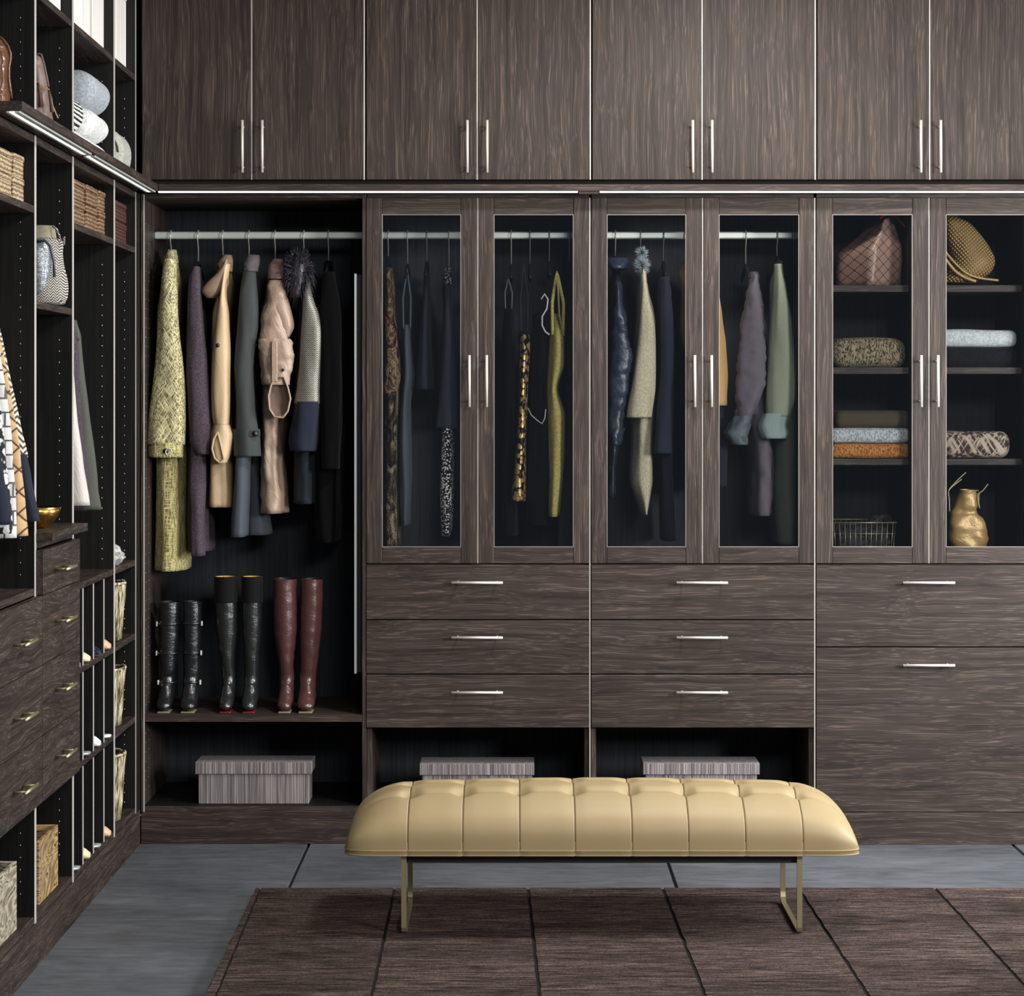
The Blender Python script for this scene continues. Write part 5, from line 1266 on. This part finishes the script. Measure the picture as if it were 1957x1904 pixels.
shoe(149, .7225, wht, 'white shoe at the edge beside the drawers in the upper row')
shoe(169, .4465, silv, 'silver strappy sandal in the left middle cubby', 'sandal'); shoe(189, .4465, wht, 'white leather shoe in the centre middle cubby', 'flat'); shoe(208.5, .4465, wht, 'white strappy sandal in the right middle cubby', 'sandal')
shoe(149, .1395, silv, 'silver strappy sandal on the floor of the first cubby', 'sandal'); shoe(169, .1395, cream, 'cream leather shoe on the floor of the second cubby', 'flat'); shoe(189, .1395, silv, 'silver buckled sandal on the floor of the third cubby', 'sandal'); shoe(208.5, .1395, nude, 'nude suede shoe on the floor of the fourth cubby', 'flat')
# clothes hanging in the left shelving: rod runs away from the camera, broad sides face it
def lgarm(name, label, cat, group, yy, rows, mat, thick=.022, cuff=None, mc=None, wr=.004, hang=True, zrod=1.9):
    R = []
    def rr(rows_):
        out = []
        for (py, a, b) in rows_:
            p0 = lpt(a, py, yy=yy); p1 = lpt(b, py, yy=yy); out.append(((p0[0]+p1[0])/2, yy, p0[2], abs(p1[0]-p0[0])/2, thick))
        return out
    R = rr(rows); SEED[0] += 1.1
    t = thing(name, label, cat, (R[0][0], yy, R[-1][2]), group)
    sl = build('body', MB().loft(R, 30, fold=.03, wr=wr, seed=SEED[0], step=.012, k=4), mat, t)
    if cuff: build('cuff', MB().loft(rr(cuff), 30, top=False, fold=.03, wr=.002, seed=SEED[0], step=.012), mc, t)
    h = thing('coat_hanger', 'wire hanger holding the ' + label.split(' in the ')[0].split(' hanging')[0].split(' behind')[0], 'hanger', (-1.46, yy, zrod-.1), group.replace('clothes', 'hangers'))
    build('hook', MB().tube([(-1.46+.021*math.cos(a), yy, zrod-.003+.021*math.sin(a)) for a in [math.radians(v) for v in range(200, -40, -20)]] + [(-1.46, yy, zrod-.045), (R[0][0], yy, R[0][2]+.02), (R[0][0], yy, R[0][2]-.02)], .0016, 8), M['wire'], h)
    build('shoulder_bar', MB().tube([(R[0][0]+d, yy, R[0][2]-.03-abs(d)*.8) for d in (-.03,-.015,0,.015,.03)], .005, 8), M['black'], h)
    return t
GLF = 'clothes in the near left unit'
lgarm('knit_jacket', 'cream zigzag knit jacket with navy cuff in the near left unit', 'jacket', GLF, -1.60, [(560,-60,-30),(600,-90,-6),(640,-90,4),(700,-90,15),(760,-90,28),(820,-90,40),(874,-90,51)], cloth('cream_zigzag_knit', (212,206,190), 'zig', (70,66,62), sc=.7), cuff=[(868,20,50),(900,30,56),(950,42,65),(996,50,75)], mc=N1)
lgarm('quilted_jacket', 'tan quilted jacket in the near left unit', 'jacket', GLF, -1.66, [(570,-60,-34),(620,-90,-6),(680,-90,8),(760,-90,21),(830,-90,33),(900,-90,40),(960,-90,47),(1024,10,53)], cloth('tan_quilting', (190,158,118), 'quilt', (74,56,40), sc=.8))
lgarm('tile_print_shirt', 'white shirt with grey tile pattern in the near left unit', 'shirt', GLF, -1.72, [(580,-60,-38),(640,-90,-6),(700,-90,5),(780,-90,16),(860,-90,25),(940,-90,30),(1028,-40,33)], cloth('white_tile_print', (226,224,220), 'tiles', (90,90,92)))
lgarm('print_blouse', 'black and white scribble print blouse in the near left unit', 'blouse', GLF, -1.78, [(700,-70,-20),(760,-90,-4),(800,-90,4),(860,-90,10),(940,-90,18),(1000,-90,24),(1020,-60,22)], cloth('scribble_print', (210,210,208), 'spots', (36,38,42), sc=.6))
lgarm('navy_sweater', 'dark navy sweater hanging nearest the camera in the near left unit', 'sweater', GLF, -1.84, [(780,-80,-16),(850,-90,-2),(920,-90,8),(960,-90,14),(1003,-90,19)], N1)
GLM = 'clothes beside the shoe cubbies unit'
lgarm('olive_coat', 'smooth olive-grey coat in the shoe cubby unit', 'coat', GLM, -.62, [(612,126,146),(640,112,154),(700,100,161),(780,100,170),(860,100,180),(940,100,189),(974,110,195)], cloth('olive_grey_cotton', (78,80,73), 'plain', rough=.6), zrod=1.84)
lgarm('plum_sweater', 'plum tweed sweater in the shoe cubby unit', 'sweater', GLM, -.70, [(616,122,140),(650,104,149),(720,96,152),(800,96,158),(880,96,164),(936,100,169)], P1, zrod=1.84)
lgarm('white_blouse', 'white satin blouse in the shoe cubby unit', 'blouse', GLM, -.78, [(640,110,130),(700,96,138),(760,96,143),(820,96,149),(880,96,158),(930,96,166),(966,100,172)], satin('white_satin', (196,186,181), .4, .5), wr=.006, zrod=1.84)
lgarm('charcoal_trousers', 'charcoal trousers hanging lowest behind the white blouse', 'trousers', GLM, -.66, [(700,110,140),(800,106,150),(900,104,160),(976,104,164)], cloth('charcoal_cloth', (40,38,44)), zrod=1.84)
